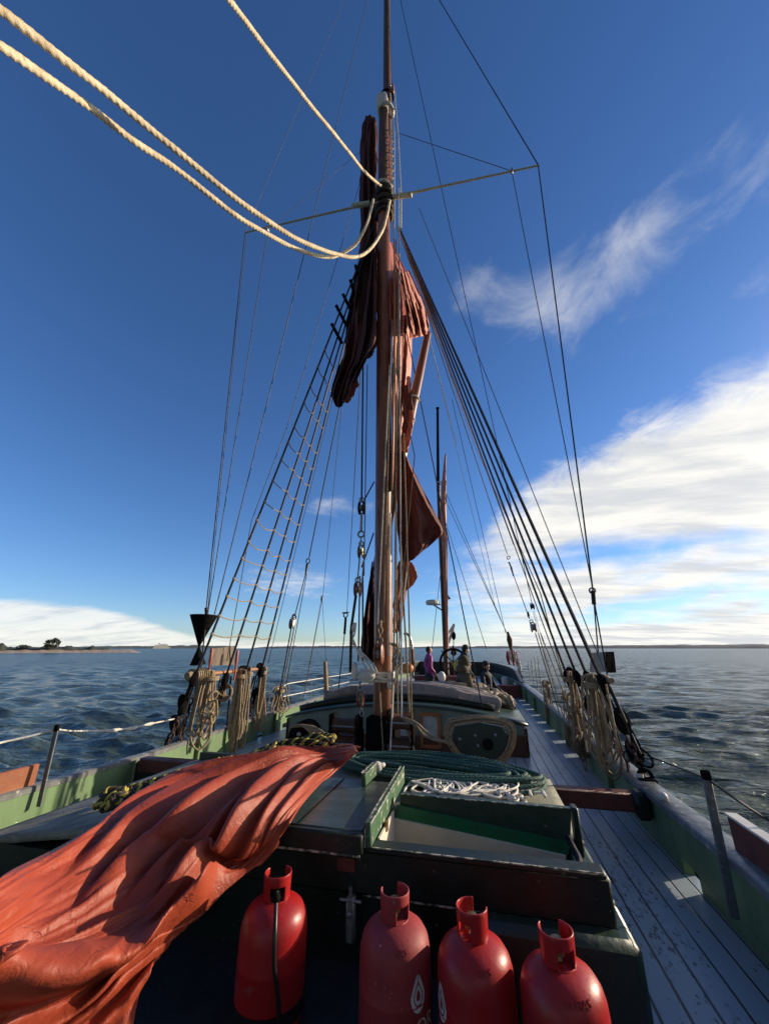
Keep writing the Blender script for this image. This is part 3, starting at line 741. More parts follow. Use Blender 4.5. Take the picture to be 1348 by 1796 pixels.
for cx_, lab in ((P(755, 1290, Y=7.35).x, None), (P(705, 1300, Y=7.35).x, None)):
    f = MB(); hw = .17 if cx_ > .6 else .15
    for dx_ in (-hw, hw): f.box((cx_ + dx_, 7.345, .34), (.05, .035, .52), bev=.006)
    f.box((cx_, 7.345, .585), (2 * hw - .05, .035, .05)); f.box((cx_, 7.345, .105), (2 * hw - .05, .035, .05))
    o = f.build('window_frame', M_orangewood, mh)
    MB().box((cx_, 7.362, .345), (2 * hw - .05, .012, .44)).build('pane', M_glass, o, False)


def cloth_roll(name, path, wid, hgt, m, parent=None, folds=7, seed=0, amp=.22, nu=80, nv=40):
    """a lumpy bundle of cloth along a path of (point, half width, half depth)"""
    rng = np.random.RandomState(seed)
    c = np.array([tuple(q) for q in cm(path, 12)], float); t = np.linspace(0, 1, len(c))
    wv = np.interp(t, np.linspace(0, 1, len(wid)), wid); hv = np.interp(t, np.linspace(0, 1, len(hgt)), hgt)
    T = np.gradient(c, axis=0); T /= np.linalg.norm(T, axis=1)[:, None] + 1e-9
    view = c - np.array(CAM); view /= np.linalg.norm(view, axis=1)[:, None]
    X = np.cross(T, view); X /= np.linalg.norm(X, axis=1)[:, None] + 1e-9; Zv = np.cross(X, T)
    th = np.linspace(0, 2 * math.pi, nv, endpoint=False)
    G = []
    for i in range(len(c)):
        a = th + .6 * math.sin(t[i] * 5 + seed)
        k = 1 + amp * np.sin(folds * a + 3 * math.sin(t[i] * 7 + seed)) * .5 + amp * (vnoise(a * 2.2 + 9, np.full(nv, t[i] * 9), seed) - .5) * 1.2 + amp * .8 * (vnoise(np.cos(a) * 4 + 9, np.full(nv, t[i] * 26) + np.sin(a) * 3, seed + 3) - .5)
        G.append([c[i] + X[i] * wv[i] * k[j] * math.cos(th[j]) + Zv[i] * hv[i] * k[j] * math.sin(th[j]) for j in range(nv)])
    G = np.array(G); b = MB(); o = 0; n = len(c)
    b.v = [tuple(q) for q in G.reshape(-1, 3).tolist()]
    for i in range(n - 1):
        for j in range(nv): j2 = (j + 1) % nv; b.f.append((i * nv + j, i * nv + j2, (i + 1) * nv + j2, (i + 1) * nv + j))
    b.f.append(tuple(range(nv))[::-1]); b.f.append(tuple((n - 1) * nv + j for j in range(nv)))
    return b.build(name, m, parent, ang=75)


# canvas cover on the hatch: sheet with rolled edges
w = MB(); G = []
for u in np.linspace(0, 1, 40):
    row = []
    for v in np.linspace(0, 1, 46):
        x = -1.0 + 2.72 * v; y = 7.95 + u * 1.0
        ztop = camz(x, .96, .62, 2.1)
        zf = ztop * min(1, .62 + .38 * min(1, u * 5)) if u < .2 else ztop
        row.append((x + .03 * math.sin(u * 30 + v * 9), y, zf + .03 * float(vnoise(u * 16, v * 7, 3)) + .025 * math.sin(v * 15 + u * 24)))
    G.append(row)
w.grid(G); o = w.build('canvas_cover', M_cover, mh, ang=80); sm = o.modifiers.new('s', 'SOLIDIFY'); sm.thickness = .02; sm.offset = -1
M_cotton = mat('pale folded canvas', (0.46, 0.40, 0.32), 0.85, (0.34, 0.29, 0.23), 7, 0.5, 50)
cloth_roll('folded_canvas', [P(722, 1203, Y=9.0), P(770, 1202, Y=9.0), P(820, 1208, Y=9.1), P(855, 1214, Y=9.2)], [.05, .07, .10, .12], [.06, .08, .1, .1], M_cotton, mh, 5, 4, .5)
cloth_roll('folded_canvas', [P(835, 1225, Y=8.6), P(862, 1222, Y=8.7), P(885, 1228, Y=8.8), P(902, 1240, Y=8.8)], [.09, .11, .1, .06], [.1, .12, .1, .06], M_cotton, mh, 6, 8, .6)
cloth_roll('folded_canvas', [P(800, 1216, Y=8.5), P(830, 1228, Y=8.4), P(850, 1238, Y=8.35)], [.05, .08, .05], [.05, .07, .05], M_cotton, mh, 6, 12, .6)
cl = MB()
for i in range(3):
    cl.tube(cm([P(805 + 4 * i, 1222 + 2 * i, Y=7.98), P(812 + 5 * i, 1240 + 2 * i, Y=7.9), P(835, 1247 + 3 * i, Y=7.88), P(853 - 2 * i, 1250 + 2 * i, Y=7.88)], 8), .011, 6)
tag(cl.build('lashing_rope', M_rope), 'slack grey rope loops hanging over the front of the hatch canvas', 'rope')
ah = MB(); ah.grid([[(x, y, .38 + .1 * (1 - (x / 2) ** 2)) for x in np.linspace(-1.9, 1.9, 14)] for y in np.linspace(9.9, 14.6, 8)]); ah.box((1.9, 12.25, .19), (.05, 4.7, .38)); ah.box((-1.9, 12.25, .19), (.05, 4.7, .38)); ah.box((0, 9.9, .2), (3.8, .05, .4))
tag(ah.build('after_hatch', M_dkgreen, ang=30), 'low dark green hatch aft of the canvas-covered main hatch', 'hatch')
w = MB()
w.grid([[(x, y, camz(x, .98, .72, 2.2) + .02 * math.sin(9 * x + 3 * y)) for x in np.linspace(-1.75, -.35, 16)] for y in np.linspace(8.2, 8.9, 8)])
o = w.build('left_canvas_fold', M_cover, mh); sm = o.modifiers.new('s', 'SOLIDIFY'); sm.thickness = .2; sm.offset = -1


# ================================================================== MAST
MY = 6.13
mm = thing('main_mast', 'tall varnished main mast stepped in a black mast case', 'mast', (0, MY, .1))
zb = P(672, 1253, Y=MY).z; zh = P(668, 352, Y=MY).z; zc = P(665, 188, Y=MY).z
w = MB(); zz = np.linspace(zb - .1, zh, 24); w.tube([(-.012, MY, z) for z in zz], np.interp(zz, [zb, zb + .5, 6, zh], [.155, .147, .145, .14]), 24); w.build('lower_mast', M_varnish, mm)
w = MB(); zz = np.linspace(zh, zc + .15, 12); w.tube([(-.02, MY, z) for z in zz], np.interp(zz, [zh, zc], [.135, .125]), 20); w.build('masthead', M_darkwood, mm)
w = MB(); zz = np.linspace(zh + .9, 27, 24); w.tube([(.045, MY + .18, z) for z in zz], np.interp(zz, [13, 27], [.125, .09]), 20); w.build('topmast', M_darkwood, mm)
w = MB(); w.box((-.05, MY - .02, zc + .02), (.30, .30, .62), bev=.05); w.build('mast_cap', M_white, mm)
w = MB(); w.torus((.045, MY + .12, zc + .62), .17, .035, n=18); w.build('cap_band', M_black, mm)
w = MB(); w.torus((.06, MY + .0, zc - .3), .19, .045, Matrix.Rotation(.3, 3, 'Y'), n=18); w.build('halyard_strop', M_ropewhite, mm)
w = MB()
for i, (dz_, r_) in enumerate(((-.55, .185), (-.35, .20), (-.12, .21), (.12, .19), (.28, .18))): w.torus((0, MY, zh + dz_), r_ - .02, .06, Matrix.Rotation(.12 * (i % 3 - 1), 3, 'X'), n=20)
w.build('shroud_eyes', mat('dark served rope', (.045, .036, .028), .75, (.022, .019, .016), 16, .6, 80), mm)
w = MB(); w.torus((-.01, MY, zh + .42), .19, .035, Matrix.Rotation(.25, 3, 'Y'), n=20); w.torus((-.01, MY - .02, zh + .0), .25, .03, Matrix.Rotation(1.2, 3, 'X'), n=20); w.build('rope_strop', M_ropewhite, mm)
w = MB(); w.box((0.0, MY - .03, .34), (.40, .5, zb * 2 - .68), bev=.02); w.build('mast_case', M_black, mm)
w = MB()
zw = P(672, 1187, Y=MY).z
for k in range(4): w.torus((-.01, MY, zw - .05 + .035 * k), .165 + .01 * (k % 2), .022, Matrix.Rotation(.15 * math.sin(k * 2.1), 3, 'Y'), n=20)
w.ell((.13, MY - .13, zw), (.06, .05, .1)); w.ell((.12, MY - .14, zw - .1), (.05, .05, .06)); w.build('white_lashing', M_ropewhite, mm)

ct = thing('crosstree', 'thin green-grey crosstree spanning the mast below the masthead', 'spar', (0, MY - .1, 12))
tl_, tr_ = P(430, 408, Y=MY - .1), P(945, 290, Y=MY - .1)
ml, mr_ = P(648, 357, Y=MY - .1), P(690, 345, Y=MY - .1)
w = MB(); w.tube([tl_, ml], [.020, .030], 8); w.build('arm', mat('pale green spar paint', (.50, .53, .40), .5), ct)
w = MB(); w.tube([tr_, mr_], [.020, .030], 8); w.build('arm', MATS['pale green spar paint'], ct)
for a, b in (((618, 361.5), (648, 357)), ((690, 345.5), (722, 341))):
    w = MB(); w.tube([P(*a, Y=MY - .1), P(*b, Y=MY - .1)], .062, 10); w.build('socket', MATS['pale green spar paint'], ct)
for q in ((470, 401), (897, 300)):
    w = MB(); w.torus(P(*q, Y=MY - .1), .05, .02, Matrix.Rotation(1.57, 3, 'Y'), 10); w.build('band', M_galv, ct)


def winch(x, z0, w_, label):
    t = thing('mast_winch', label, 'winch', (x, 5.9, z0))
    Mx = Matrix.Rotation(math.pi / 2, 3, 'Y')
    b = MB(); b.lathe([(.10, -w_ / 2), (.115, -w_ / 2 + .02), (.095, -w_ / 4), (.09, 0), (.095, w_ / 4), (.115, w_ / 2 - .02), (.10, w_ / 2)], (x, 5.9, z0), 16, Mx); b.build('barrel', M_brown, t)
    for s in (-1, 1):
        b = MB(); b.box((x + s * (w_ / 2 + .015), 5.92, z0 - .05), (.03, .3, .4), bev=.006); b.build('cheek', M_black, t)
    b = MB(); b.tube([(x - w_ / 2 - .04, 5.8, z0 + .0), (x + w_ / 2 + .03, 5.8, z0 + .0)], .013, 6); b.build('spindle', M_galv, t)


for px, py, w_, lab in ((606, 1272, .36, 'upper brown winch barrel left of the black mast case'), (608, 1302, .34, 'lower brown winch barrel left of the black mast case'),
                        (704, 1266, .30, 'upper brown winch barrel right of the mast case, with tan rope'), (702, 1306, .33, 'lower brown winch barrel right of the mast case')):
    q = P(px, py, Y=5.9); winch(q.x, q.z, w_, lab)

# big green winch cheeks forward of the mast
wc = thing('winch_cheek', 'dark green shield-shaped winch cheek with bolt heads, ringed by tan rope', 'winch', P(838, 1310, Y=5.1))
pts = [(797, 1275), (840, 1268), (880, 1275), (889, 1290), (886, 1312), (872, 1330), (845, 1343), (824, 1336), (805, 1315), (793, 1290)]
sh = [P(x, y, Y=5.1) for x, y in pts]
M_cheek = mat('blackish green winch paint', (.014, .032, .029), .5, (.02, .042, .036), 6, .3, 30)
w = MB(); w.prism(sh, (0, .09, 0)); o = w.build('cheek_plate', M_cheek, wc, False); bv = o.modifiers.new('b', 'BEVEL'); bv.width = .012; bv.segments = 2
w = MB(); w.prism([q + Vector((.0, .26, .01)) for q in sh], (0, .05, 0)); w.build('cheek_plate', M_cheek, wc, False)
for x, y in ((806, 1296), (833, 1290), (868, 1289), (838, 1308), (853, 1334)): MB().ell(P(x, y, Y=5.09), (.017, .014, .017), 8, 6).build('bolt', M_galv, wc)
w = MB(); w.lathe([(.0, 0), (.055, 0), (.06, .02), (.02, .03), (.0, .03)], P(855, 1305, Y=5.09), 16, Matrix.Rotation(math.pi / 2, 3, 'X')); w.build('hub', M_black, wc)
w = MB()
rng = np.random.RandomState(4)
cx_, cy_ = 838, 1308
for k in range(6):
    e = 1.06 + .045 * k; pp = []
    for x, y in pts + [pts[0]]:
        pp.append(P(cx_ + (x - cx_) * e + rng.uniform(-1.5, 1.5), cy_ + (y - cy_) * (e - .02) - 2 * (y < 1290) + rng.uniform(-1.5, 1.5), Y=5.12 + .035 * (k % 3)))
    w.tube(cm(pp, 5), .0125, 6)
w.tube(cm([P(708, 1262, Y=5.7), P(728, 1272, Y=5.5), P(745, 1290, Y=5.4), P(765, 1298, Y=5.3), P(790, 1300, Y=5.15)], 8), .014, 6)
w.tube(cm([P(706, 1258, Y=5.7), P(730, 1268, Y=5.5), P(748, 1284, Y=5.4), P(770, 1298, Y=5.3), P(792, 1304, Y=5.15)], 8), .014, 6)
tag(w.build('winch_rope', M_rope), 'tan rope coiled round the shield-shaped winch cheek and led to the mast winch', 'rope')

q0 = P(535, 1292, Y=5.5)
wd = thing('rope_drum', 'black round winch drum left of the mast, half covered by a rope coil', 'winch', q0)
w = MB(); w.lathe([(0, -.14), (.17, -.14), (.2, -.12), (.2, .1), (.17, .13), (0, .13)], q0, 24, Matrix.Rotation(math.pi / 2, 3, 'X')); w.build('drum', M_black, wd)
w = MB(); w.ell(P(524, 1288, Y=5.34), (.03, .02, .03)); w.build('hub_bolt', M_galv, wd)
w = MB()
for k in range(11):
    e = k / 10
    w.tube(cm([P(508 + 14 * e, 1276 - 2 * e, Y=5.38), P(526 + 22 * e, 1271 + 3 * e, Y=5.34), P(546 + 26 * e, 1288 + 2 * e, Y=5.32), P(552 + 22 * e, 1312, Y=5.3), P(556 + 18 * e, 1322, Y=5.3)], 6), .012, 6)
tag(w.build('rope_coil', M_rope), 'grey-tan rope coil draped over the black drum left of the mast', 'rope')

# ================================================================== STANDING RIGGING
hd = P(656, 395, Y=MY); hd.y = MY
hdr = P(699, 398, Y=MY)


def deadeyes(t, a, b, m0):
    """two dead blocks with lanyards and a chain on the line a (upper) -> b (chain plate)"""
    a = Vector(a); b = Vector(b); d = b - a; q = d.to_track_quat('Z', 'Y').to_matrix()
    for f in (.20, .56):
        w = MB(); w.ell(a + d * f, (.070, .055, .115), 12, 8, q); w.torus(a + d * f, .078, .014, q @ Matrix.Rotation(1.57, 3, 'X'), 14, 5, 1.0); w.build('deadeye', M_black, t)
    w = MB()
    s_ = d.cross(Vector((0, 1, 0.2))).normalized()
    for k in (-1, 0, 1): w.tube([a + d * .2 + s_ * .035 * k, a + d * .53 + s_ * .035 * k], .010, 5)
    w.build('lanyard', M_black, t)
    w = MB(); w.chain(a + d * .66, b, .10, .012); w.build('chain', m0, t)


def shroud(name, top_, foot_px, side, r, label, ymin, chain=True, group=None, m=M_wire):
    """a wire from the hounds to a point on the rail, with its deadeyes"""
    foot = P(*foot_px, X=side * 2.96)
    t = thing(name, label, 'shroud', foot, group)
    d = (top_ - foot); kk = (1.02 / d.length) if chain else 0.0
    e = foot + d * kk
    w = MB(); w.tube([foot + d * (kk * .84), top_], r, 6); w.build('wire', m, t)
    if chain: deadeyes(t, e + d * (.08 / d.length), foot, M_rust)
    return e


foots = [(295, 1306), (362, 1292), (403, 1276), (437, 1262)]
labs = ['leftmost black shroud of the left ratline ladder', 'second black shroud from the left in the ratline ladder', 'third black shroud from the left in the ratline ladder', 'black shroud of the ratline ladder nearest the mast']
fl = []
for f, lb in zip(foots, labs):
    shroud('shroud', hd, f, -1, .018, lb, 0, group='shrouds on the left side'); fl.append(P(*f, X=-2.96))
# ratlines
yr = [1112, 1080, 1046, 1015, 979, 950, 913, 880, 843, 806, 776, 748, 705, 677, 644, 614]


def on(f, z): return f + (hd - f) * ((z - f.z) / (hd.z - f.z))


zr = []
for y in yr:
    # height where the first shroud is seen at this picture height
    lo, hi = 0.5, 11.8
    for _ in range(40):
        mid = (lo + hi) / 2; pt = on(fl[0], mid) - CAM
        fwd = Vector((-math.sin(PS), math.cos(PS), 0)); dep = pt.dot(fwd * math.cos(TH) + Vector((0, 0, math.sin(TH)))); up = pt.dot(-fwd * math.sin(TH) + Vector((0, 0, math.cos(TH))))
        yy_ = 898 - F * up / dep
        if yy_ > y: lo = mid
        else: hi = mid
    zr.append((lo + hi) / 2)
rng = np.random.RandomState(2)
words = ['lowest', 'second lowest', 'third lowest', 'fourth lowest', 'fifth lowest', 'sixth lowest', 'seventh lowest', 'eighth lowest', 'eighth highest', 'seventh highest', 'sixth highest', 'fifth highest', 'fourth highest', 'third highest', 'second highest', 'highest']
for i, z in enumerate(zr):
    w = MB(); pts = [on(f, z) for f in fl]
    for a, b in zip(pts, pts[1:]):
        sg = rng.uniform(.02, .075); w.tube([a.lerp(b, k / 8) - Vector((0, 0, sg * 4 * (k / 8) * (1 - k / 8))) for k in range(9)], .0095, 5)
    for p_ in pts: w.ell(p_, (.028, .028, .035), 6, 5)
    tag(w.build('ratline', M_rope), words[i] + ' pale rope rung across the left shrouds', 'ratline', 'rope ratlines on the left shrouds')
for i, (y, lb) in enumerate(((570, 'lowest'), (525, 'second lowest'), (455, 'middle'), (372, 'second highest'), (285, 'highest'))):
    py = 380 + y / 3.37
    a = [(582, 601), (589, 570), (601, 551), (614, 525), (623, 500)][i]; a0 = [(581, 567), (589, 535), (601, 515), (614, 490), (623, 464)][i]
    z = 0; p0 = P(*a0, Y=5.95)
    b0 = [(600, 603), (608, 572), (615, 545), (622, 520), (629, 492)][i]
    w = MB(); w.bar(p0, P(*b0, Y=6.25), .06, .035); tag(w.build('ratline_batten', M_black), lb + ' dark wooden batten across the upper left shrouds', 'batten', 'wooden battens high on the left shrouds')

# right side shrouds
for f, lb in (((1035, 1296), 'innermost of the four black wire shrouds on the right'), ((1061, 1312), 'second of the four black wire shrouds on the right, from the mast'),
              ((1090, 1332), 'third of the four black wire shrouds on the right, from the mast'), ((1130, 1362), 'outermost and thickest black shroud on the right, ending near the bulwark corner')):
    shroud('shroud', hdr, f, 1, .022 if f[0] > 1100 else .018, lb, 0, group='shrouds on the right side')


def pp(*q, **k): return P(*q, **k)


def block(name, c, axis, L, label, m=M_black, group=None, cat='pulley block'):
    c = Vector(c); q = Vector(axis).to_track_quat('Z', 'Y').to_matrix(); t = thing(name, label, cat, c, group)
    for s in (-1, 1):
        w = MB(); w.ell(c + q @ Vector((s * L * .16, 0, 0)), (L * .10, L * .33, L * .5), 10, 8, q); w.build('cheek', m, t)
    w = MB(); w.lathe([(0, -L * .08), (L * .24, -L * .08), (L * .2, 0), (L * .24, L * .08), (0, L * .08)], c, 14, q @ Matrix.Rotation(math.pi / 2, 3, 'Y')); w.build('sheave', M_galv, t)
    w = MB(); w.torus(c + q @ Vector((0, 0, -L * .62)), L * .17, L * .05, q @ Matrix.Rotation(math.pi / 2, 3, 'X'), 12); w.build('becket', M_galv, t)
    return t


# S1: the tackle on the inner right backstay
s1 = P(889, 972, X=2.5)
line('backstay', [hdr, s1], .012, M_wire, 'black backstay on the right ending in an eye above a grey block', 'rigging line')
w = MB(); w.torus(P(891, 978, X=2.5), .055, .013, Matrix.Rotation(.6, 3, 'Y') @ Matrix.Rotation(1.57, 3, 'X'), 12, 6, .75)
w.chain(P(892, 986, X=2.5), P(897, 998, X=2.52), .07, .009); w.tube([P(896, 996, X=2.52), P(900, 1010, X=2.52)], [.03, .02], 8); w.tube([P(899, 1006, X=2.52), P(928, 1085, X=2.6)], .011, 6); w.ell(P(926, 1078, X=2.6), (.03, .03, .07)); w.torus(P(931, 1090, X=2.6), .035, .01, Matrix.Rotation(1.57, 3, 'X'))
tag(w.build('backstay_pendant', M_wire), 'black pendant with eye and shackles joining the right backstay to a grey block', 'rigging line')
block('pulley_block', P(935, 1101, X=2.62), P(936, 1108, X=2.62) - P(931, 1092, X=2.62), .26, 'grey teardrop pulley block under the right backstay pendant', M_galv)
for a, b, m, lb in (((938, 1110), (992, 1290), M_wire, 'leftmost dark fall of the right backstay tackle'), ((943, 1110), (998, 1292), M_rope, 'tan middle fall of the right backstay tackle'), ((947, 1110), (1006, 1262), M_rope, 'tan right fall of the right backstay tackle')):
    line('tackle_fall', [P(*a, X=2.62), P(*b, X=2.9)], .011, m, lb, 'rope')
# topmast backstays, right
TY = MY + .1


def longline(name, pts, r, m, label, xs, group=None):
    return line(name, [P(x, y, **k) for (x, y), k in zip(pts, xs)], r, m, label, 'rigging line', group)


def wire_to_rail(name, top_px, foot_px, side, r, m, label, beyond=0.0, ty=TY):
    a = P(*top_px, Y=ty); b = P(*foot_px, X=side * 2.95)
    a = a + (a - b) * beyond
    return line(name, [a, b], r, m, label, 'rigging line')


wire_to_rail('topmast_backstay', (702, 0), (933, 1062), 1, .010, M_wire, 'thin black wire from topmast passing just left of the right crosstree band', .12)
a, b = P(933, 1064, X=2.95), P(990, 1230, X=2.95)
block('pulley_block', a, b - a, .22, 'small black block low on the right topmast wire, above the pin rail')
for k, (x, lb) in enumerate(((962, 'left thin fall below the small black block on the right'), (968, 'right thin fall below the small black block on the right'))):
    line('tackle_fall', [P(934 + k * 2, 1072, X=2.95), P(x + 6, 1205, X=2.95)], .006, M_greywire, lb, 'rope')
line('running_backstay', [P(735, 366, Y=MY + .4), P(1060, 1178, X=3.0)], .007, M_greywire, 'thin grey wire right of the shrouds, running down to the right light board')
line('crosstree_wire', [P(897, 301, Y=MY - .1), P(1040, 1040, X=3.1)], .008, M_greywire, 'thin grey wire hanging from the inner band of the right crosstree arm')
line('topmast_shroud', [P(943, 289, Y=MY - .1), P(1041, 1052, X=3.1)], .012, M_wire, 'black wire hanging from the tip of the right crosstree arm')
w = MB(); w.tube([P(1039, 1036, X=3.1), P(1041, 1060, X=3.1)], .03, 8); w.torus(P(1038, 1036, X=3.1), .04, .012, Matrix.Rotation(1.57, 3, 'X')); w.tube([P(1041, 1058, X=3.1), P(1052, 1190, X=3.1)], .010, 6); w.tube([P(1042, 1058, X=3.1), P(1065, 1190, X=3.1)], .010, 6)
tag(w.build('wire_bridle', M_wire), 'black forked bridle joining the two right crosstree wires above the light board', 'rigging line')
a = P(943, 289, Y=MY - .1); b = P(770, 0, Y=MY); line('topmast_shroud', [a, b + (b - a) * .35], .012, M_wire, 'black wire rising from the tip of the right crosstree arm to the topmast')
line('crosstree_lift', [P(700, 234, Y=MY), P(897, 300, Y=MY - .1)], .008, M_greywire, 'thin lift from the mast to the right crosstree band')
line('crosstree_lift', [P(636, 262, Y=MY + .1), P(470, 402, Y=MY - .1)], .005, M_greywire, 'faint thin lift from the mast to the left crosstree band')
# left side
for xt, xb, lb, r in ((430, 361, 'outer black wire hanging from the left crosstree tip', .010), (433, 364, 'inner thin wire hanging from the left crosstree tip', .006)):
    line('topmast_shroud', [P(xt, 408, Y=MY - .1), P(xb, 1076, X=-2.95)], r, M_wire if r > .008 else M_greywire, lb, 'rigging line')
line('crosstree_wire', [P(470, 402, Y=MY - .1), P(365, 1074, X=-2.95)], .008, M_greywire, 'thin wire hanging from the inner band of the left crosstree arm')
a = P(430, 408, Y=MY - .1); b = P(604, 0, Y=MY); line('topmast_shroud', [a, b + (b - a) * .3], .006, M_greywire, 'faint thin wire rising from the left crosstree tip to the topmast')
w = MB(); w.tube([P(363, 1070, X=-2.95), P(352, 1180, X=-2.95)], .011, 6); w.tube([P(362, 1066, X=-2.95), P(363, 1084, X=-2.95)], .03, 8); tag(w.build('wire_end', M_wire), 'black wire end passing behind the black cone to the left rail', 'rigging line')
wire_to_rail('topmast_backstay', (644, 0), (376, 1078), -1, .009, M_greywire, 'pale thin wire from the topmast down to the left pin rail', .12)
line('running_backstay', [P(655, 240, Y=MY + .2), P(505, 745, X=-2.2), P(441, 914, X=-2.6), P(398, 1160, X=-2.9)], .007, M_greywire, 'thin grey line close beside the leftmost shroud')
wire_to_rail('flag_halyard', (636, 480), (470, 1164), -1, .006, M_greywire, 'thin grey line between the ladder shrouds, nearest the mast side', 0)
line('backstay', [P(658, 400, Y=MY), P(542, 978, X=-2.0)], .012, M_wire, 'black backstay on the left ending in an eye above a pale block')
w = MB(); w.torus(P(540, 984, X=-2.0), .055, .012, Matrix.Rotation(1.57, 3, 'X'), 12, 6, .75); w.tube([P(539, 990, X=-2.02), P(536, 1008, X=-2.02)], [.035, .02], 8); w.tube([P(536, 1006, X=-2.02), P(517, 1080, X=-2.2)], .010, 6); w.tube([P(538, 1006, X=-2.02), P(508, 1165, X=-2.6), P(500, 1215, X=-2.85)], .008, 6); w.torus(P(516, 1083, X=-2.2), .04, .011, Matrix.Rotation(1.57, 3, 'X'))
tag(w.build('backstay_pendant', M_wire), 'black pendant with white thimble under the left backstay', 'rigging line')
block('pulley_block', P(513, 1093, X=-2.25), P(512, 1100, X=-2.25) - P(515, 1085, X=-2.25), .24, 'pale grey pulley block hanging left of the mast above the rail', M_galv)
line('tackle_fall', [P(511, 1100, X=-2.25), P(488, 1228, X=-2.85)], .012, M_wire, 'dark fall of the left backstay tackle', 'rope')
line('tackle_fall', [P(516, 1100, X=-2.25), P(494, 1215, X=-2.85)], .012, M_rope, 'tan fall of the left backstay tackle', 'rope')
wire_to_rail('topmast_backstay', (622, 480), (566, 1046), -1, .007, M_greywire, 'thin wire left of the mast ending in a small black thimble', 0, MY + .3)
w = MB(); w.ell(P(564, 1050, X=-2.95), (.03, .03, .09)); w.tube([P(563, 1054, X=-2.95), P(540, 1180, X=-2.95)], .006, 5); w.tube([P(565, 1054, X=-2.95), P(572, 1165, X=-2.95)], .006, 5)
tag(w.build('wire_bridle', M_wire), 'small black thimble with two thin legs left of the mast', 'rigging line')
wire_to_rail('tackle_wire', (634, 620), (608, 1075), -1, .010, M_wire, 'black wire beside the mast ending at a hooked turnbuckle', 0, MY + .4)
w = MB(); q1 = P(606, 1075, X=-1.6); w.torus(P(606, 1079, X=-1.6), .05, .014, Matrix.Rotation(1.57, 3, 'X')); w.bar(P(601, 1075, X=-1.6), P(611, 1074, X=-1.6), .03, .03); w.tube([P(606, 1084, X=-1.6), P(604, 1112, X=-1.6)], .03, 8); w.tube([P(604, 1112, X=-1.6), P(590, 1240, X=-1.5)], .011, 6)
tag(w.build('turnbuckle', M_black), 'black hooked turnbuckle and wire left of the mast at horizon height', 'rigging fitting')

# the chain of tackles just left of the mast
TX = 5.85
w = MB(); w.tube([P(638, 480, Y=MY), P(634, 880, Y=TX)], .016, 6); w.tube([P(644, 640, Y=MY + .1), P(638, 1010, Y=TX)], .009, 6)
tag(w.build('brail_wire', M_wire), 'thick black wire close left of the mast leading down to a chain of blocks', 'rigging line')
line('brail_line', [P(656, 845, Y=MY), P(638, 878, Y=TX)], .012, M_wire, 'short black line slanting from the mast to the upper left block')
line('brail_line', [P(655, 935, Y=MY), P(634, 995, Y=TX)], .012, M_wire, 'short black line slanting from the mast to the middle left block')
block('pulley_block', P(634, 891, Y=TX), (0, 0, -1), .24, 'topmost dark rope-bound block of the tackle left of the mast')
w = MB(); w.tube([P(634, 900, Y=TX), P(633, 930, Y=TX)], .022, 6); w.torus(P(633, 937, Y=TX), .05, .016, Matrix.Rotation(1.57, 3, 'X')); w.tube([P(633, 942, Y=TX), P(632, 956, Y=TX)], .014, 6); tag(w.build('shackle', M_galv), 'grey shackle and ring between two blocks left of the mast', 'rigging fitting')
block('pulley_block', P(633, 968, Y=TX), (0, 0, -1), .22, 'olive wooden block below the ring left of the mast', M_brass)
for x, y, lb in ((629, 985, 'left strand of the tackle left of the mast'), (637, 990, 'right strand of the tackle left of the mast')):
    line('tackle_fall', [P(x + 2, 972, Y=TX), P(x - 3, 1028, Y=TX)], .012, M_rope, lb, 'rope')
block('pulley_block', P(627, 1034, Y=TX), (0, 0, -1), .24, 'brown varnished wooden block hanging left of the mast', M_varnish)
line('tackle_fall', [P(624, 1044, Y=TX), P(616, 1100, Y=TX), P(614, 1180, Y=TX)], .022, M_ropeblack, 'dark bunched rope under the brown block left of the mast', 'rope')
for x0_, x1_, y1_, r, m, lb in ((636, 636, 1165, .014, M_greywire, 'grey line left of the mast down to the white block'), (631, 628, 1160, .012, M_wire, 'black line left of the mast behind the tackle')):
    line('tackle_fall', [P(x0_, 1010, Y=TX + .1), P(x1_, y1_, Y=TX + .1)], r, m, lb, 'rope')
w = MB()
for k in range(3): w.tube(cm([P(620 + k * 2, 1092, Y=TX), P(614 + k * 4, 1110, Y=TX), P(622 - k * 2, 1128, Y=TX), P(630 + 5 * k, 1150, Y=TX), P(640 + 8 * k, 1168, Y=TX), P(655 + 3 * k, 1180, Y=TX)], 6), .013, 6)
w.ell(P(620, 1102, Y=TX), (.04, .03, .06)); tag(w.build('knotted_rope', M_ropewhite), 'knotted grey-white rope left of the mast above the white block', 'rope')
wb_ = thing('white_block', 'large white wooden block lashed left of the mast foot', 'pulley block', P(640, 1185, Y=TX))
w = MB(); w.ell(P(643, 1185, Y=TX), (.125, .08, .078), 14, 10); w.build('shell', M_white, wb_)
w = MB(); w.ell(P(622, 1178, Y=TX), (.05, .07, .13), 10, 8); w.build('cheek', M_white, wb_)
w = MB(); w.torus(P(642, 1185, Y=TX - .02), .085, .016, Matrix.Rotation(1.35, 3, 'X'), 16, 6, 1.3); w.build('strop', M_ropewhite, wb_)
w = MB(); w.chain(P(631, 1196, Y=TX), P(631, 1215, Y=TX), .08, .010); w.chain(P(634, 1238, Y=TX), P(634, 1256, Y=TX), .08, .010); tag(w.build('tackle_chain', M_galv), 'short grey chains above and below the small brown block at the mast foot', 'chain')
block('pulley_block', P(632, 1226, Y=TX), (0, 0, -1), .22, 'small brown block on chains left of the mast foot', M_varnish)
block('pulley_block', P(664, 1147, Y=5.9), (0, 0, -1), .30, 'long varnished block hanging in front of the mast below the rope splices', M_varnish)
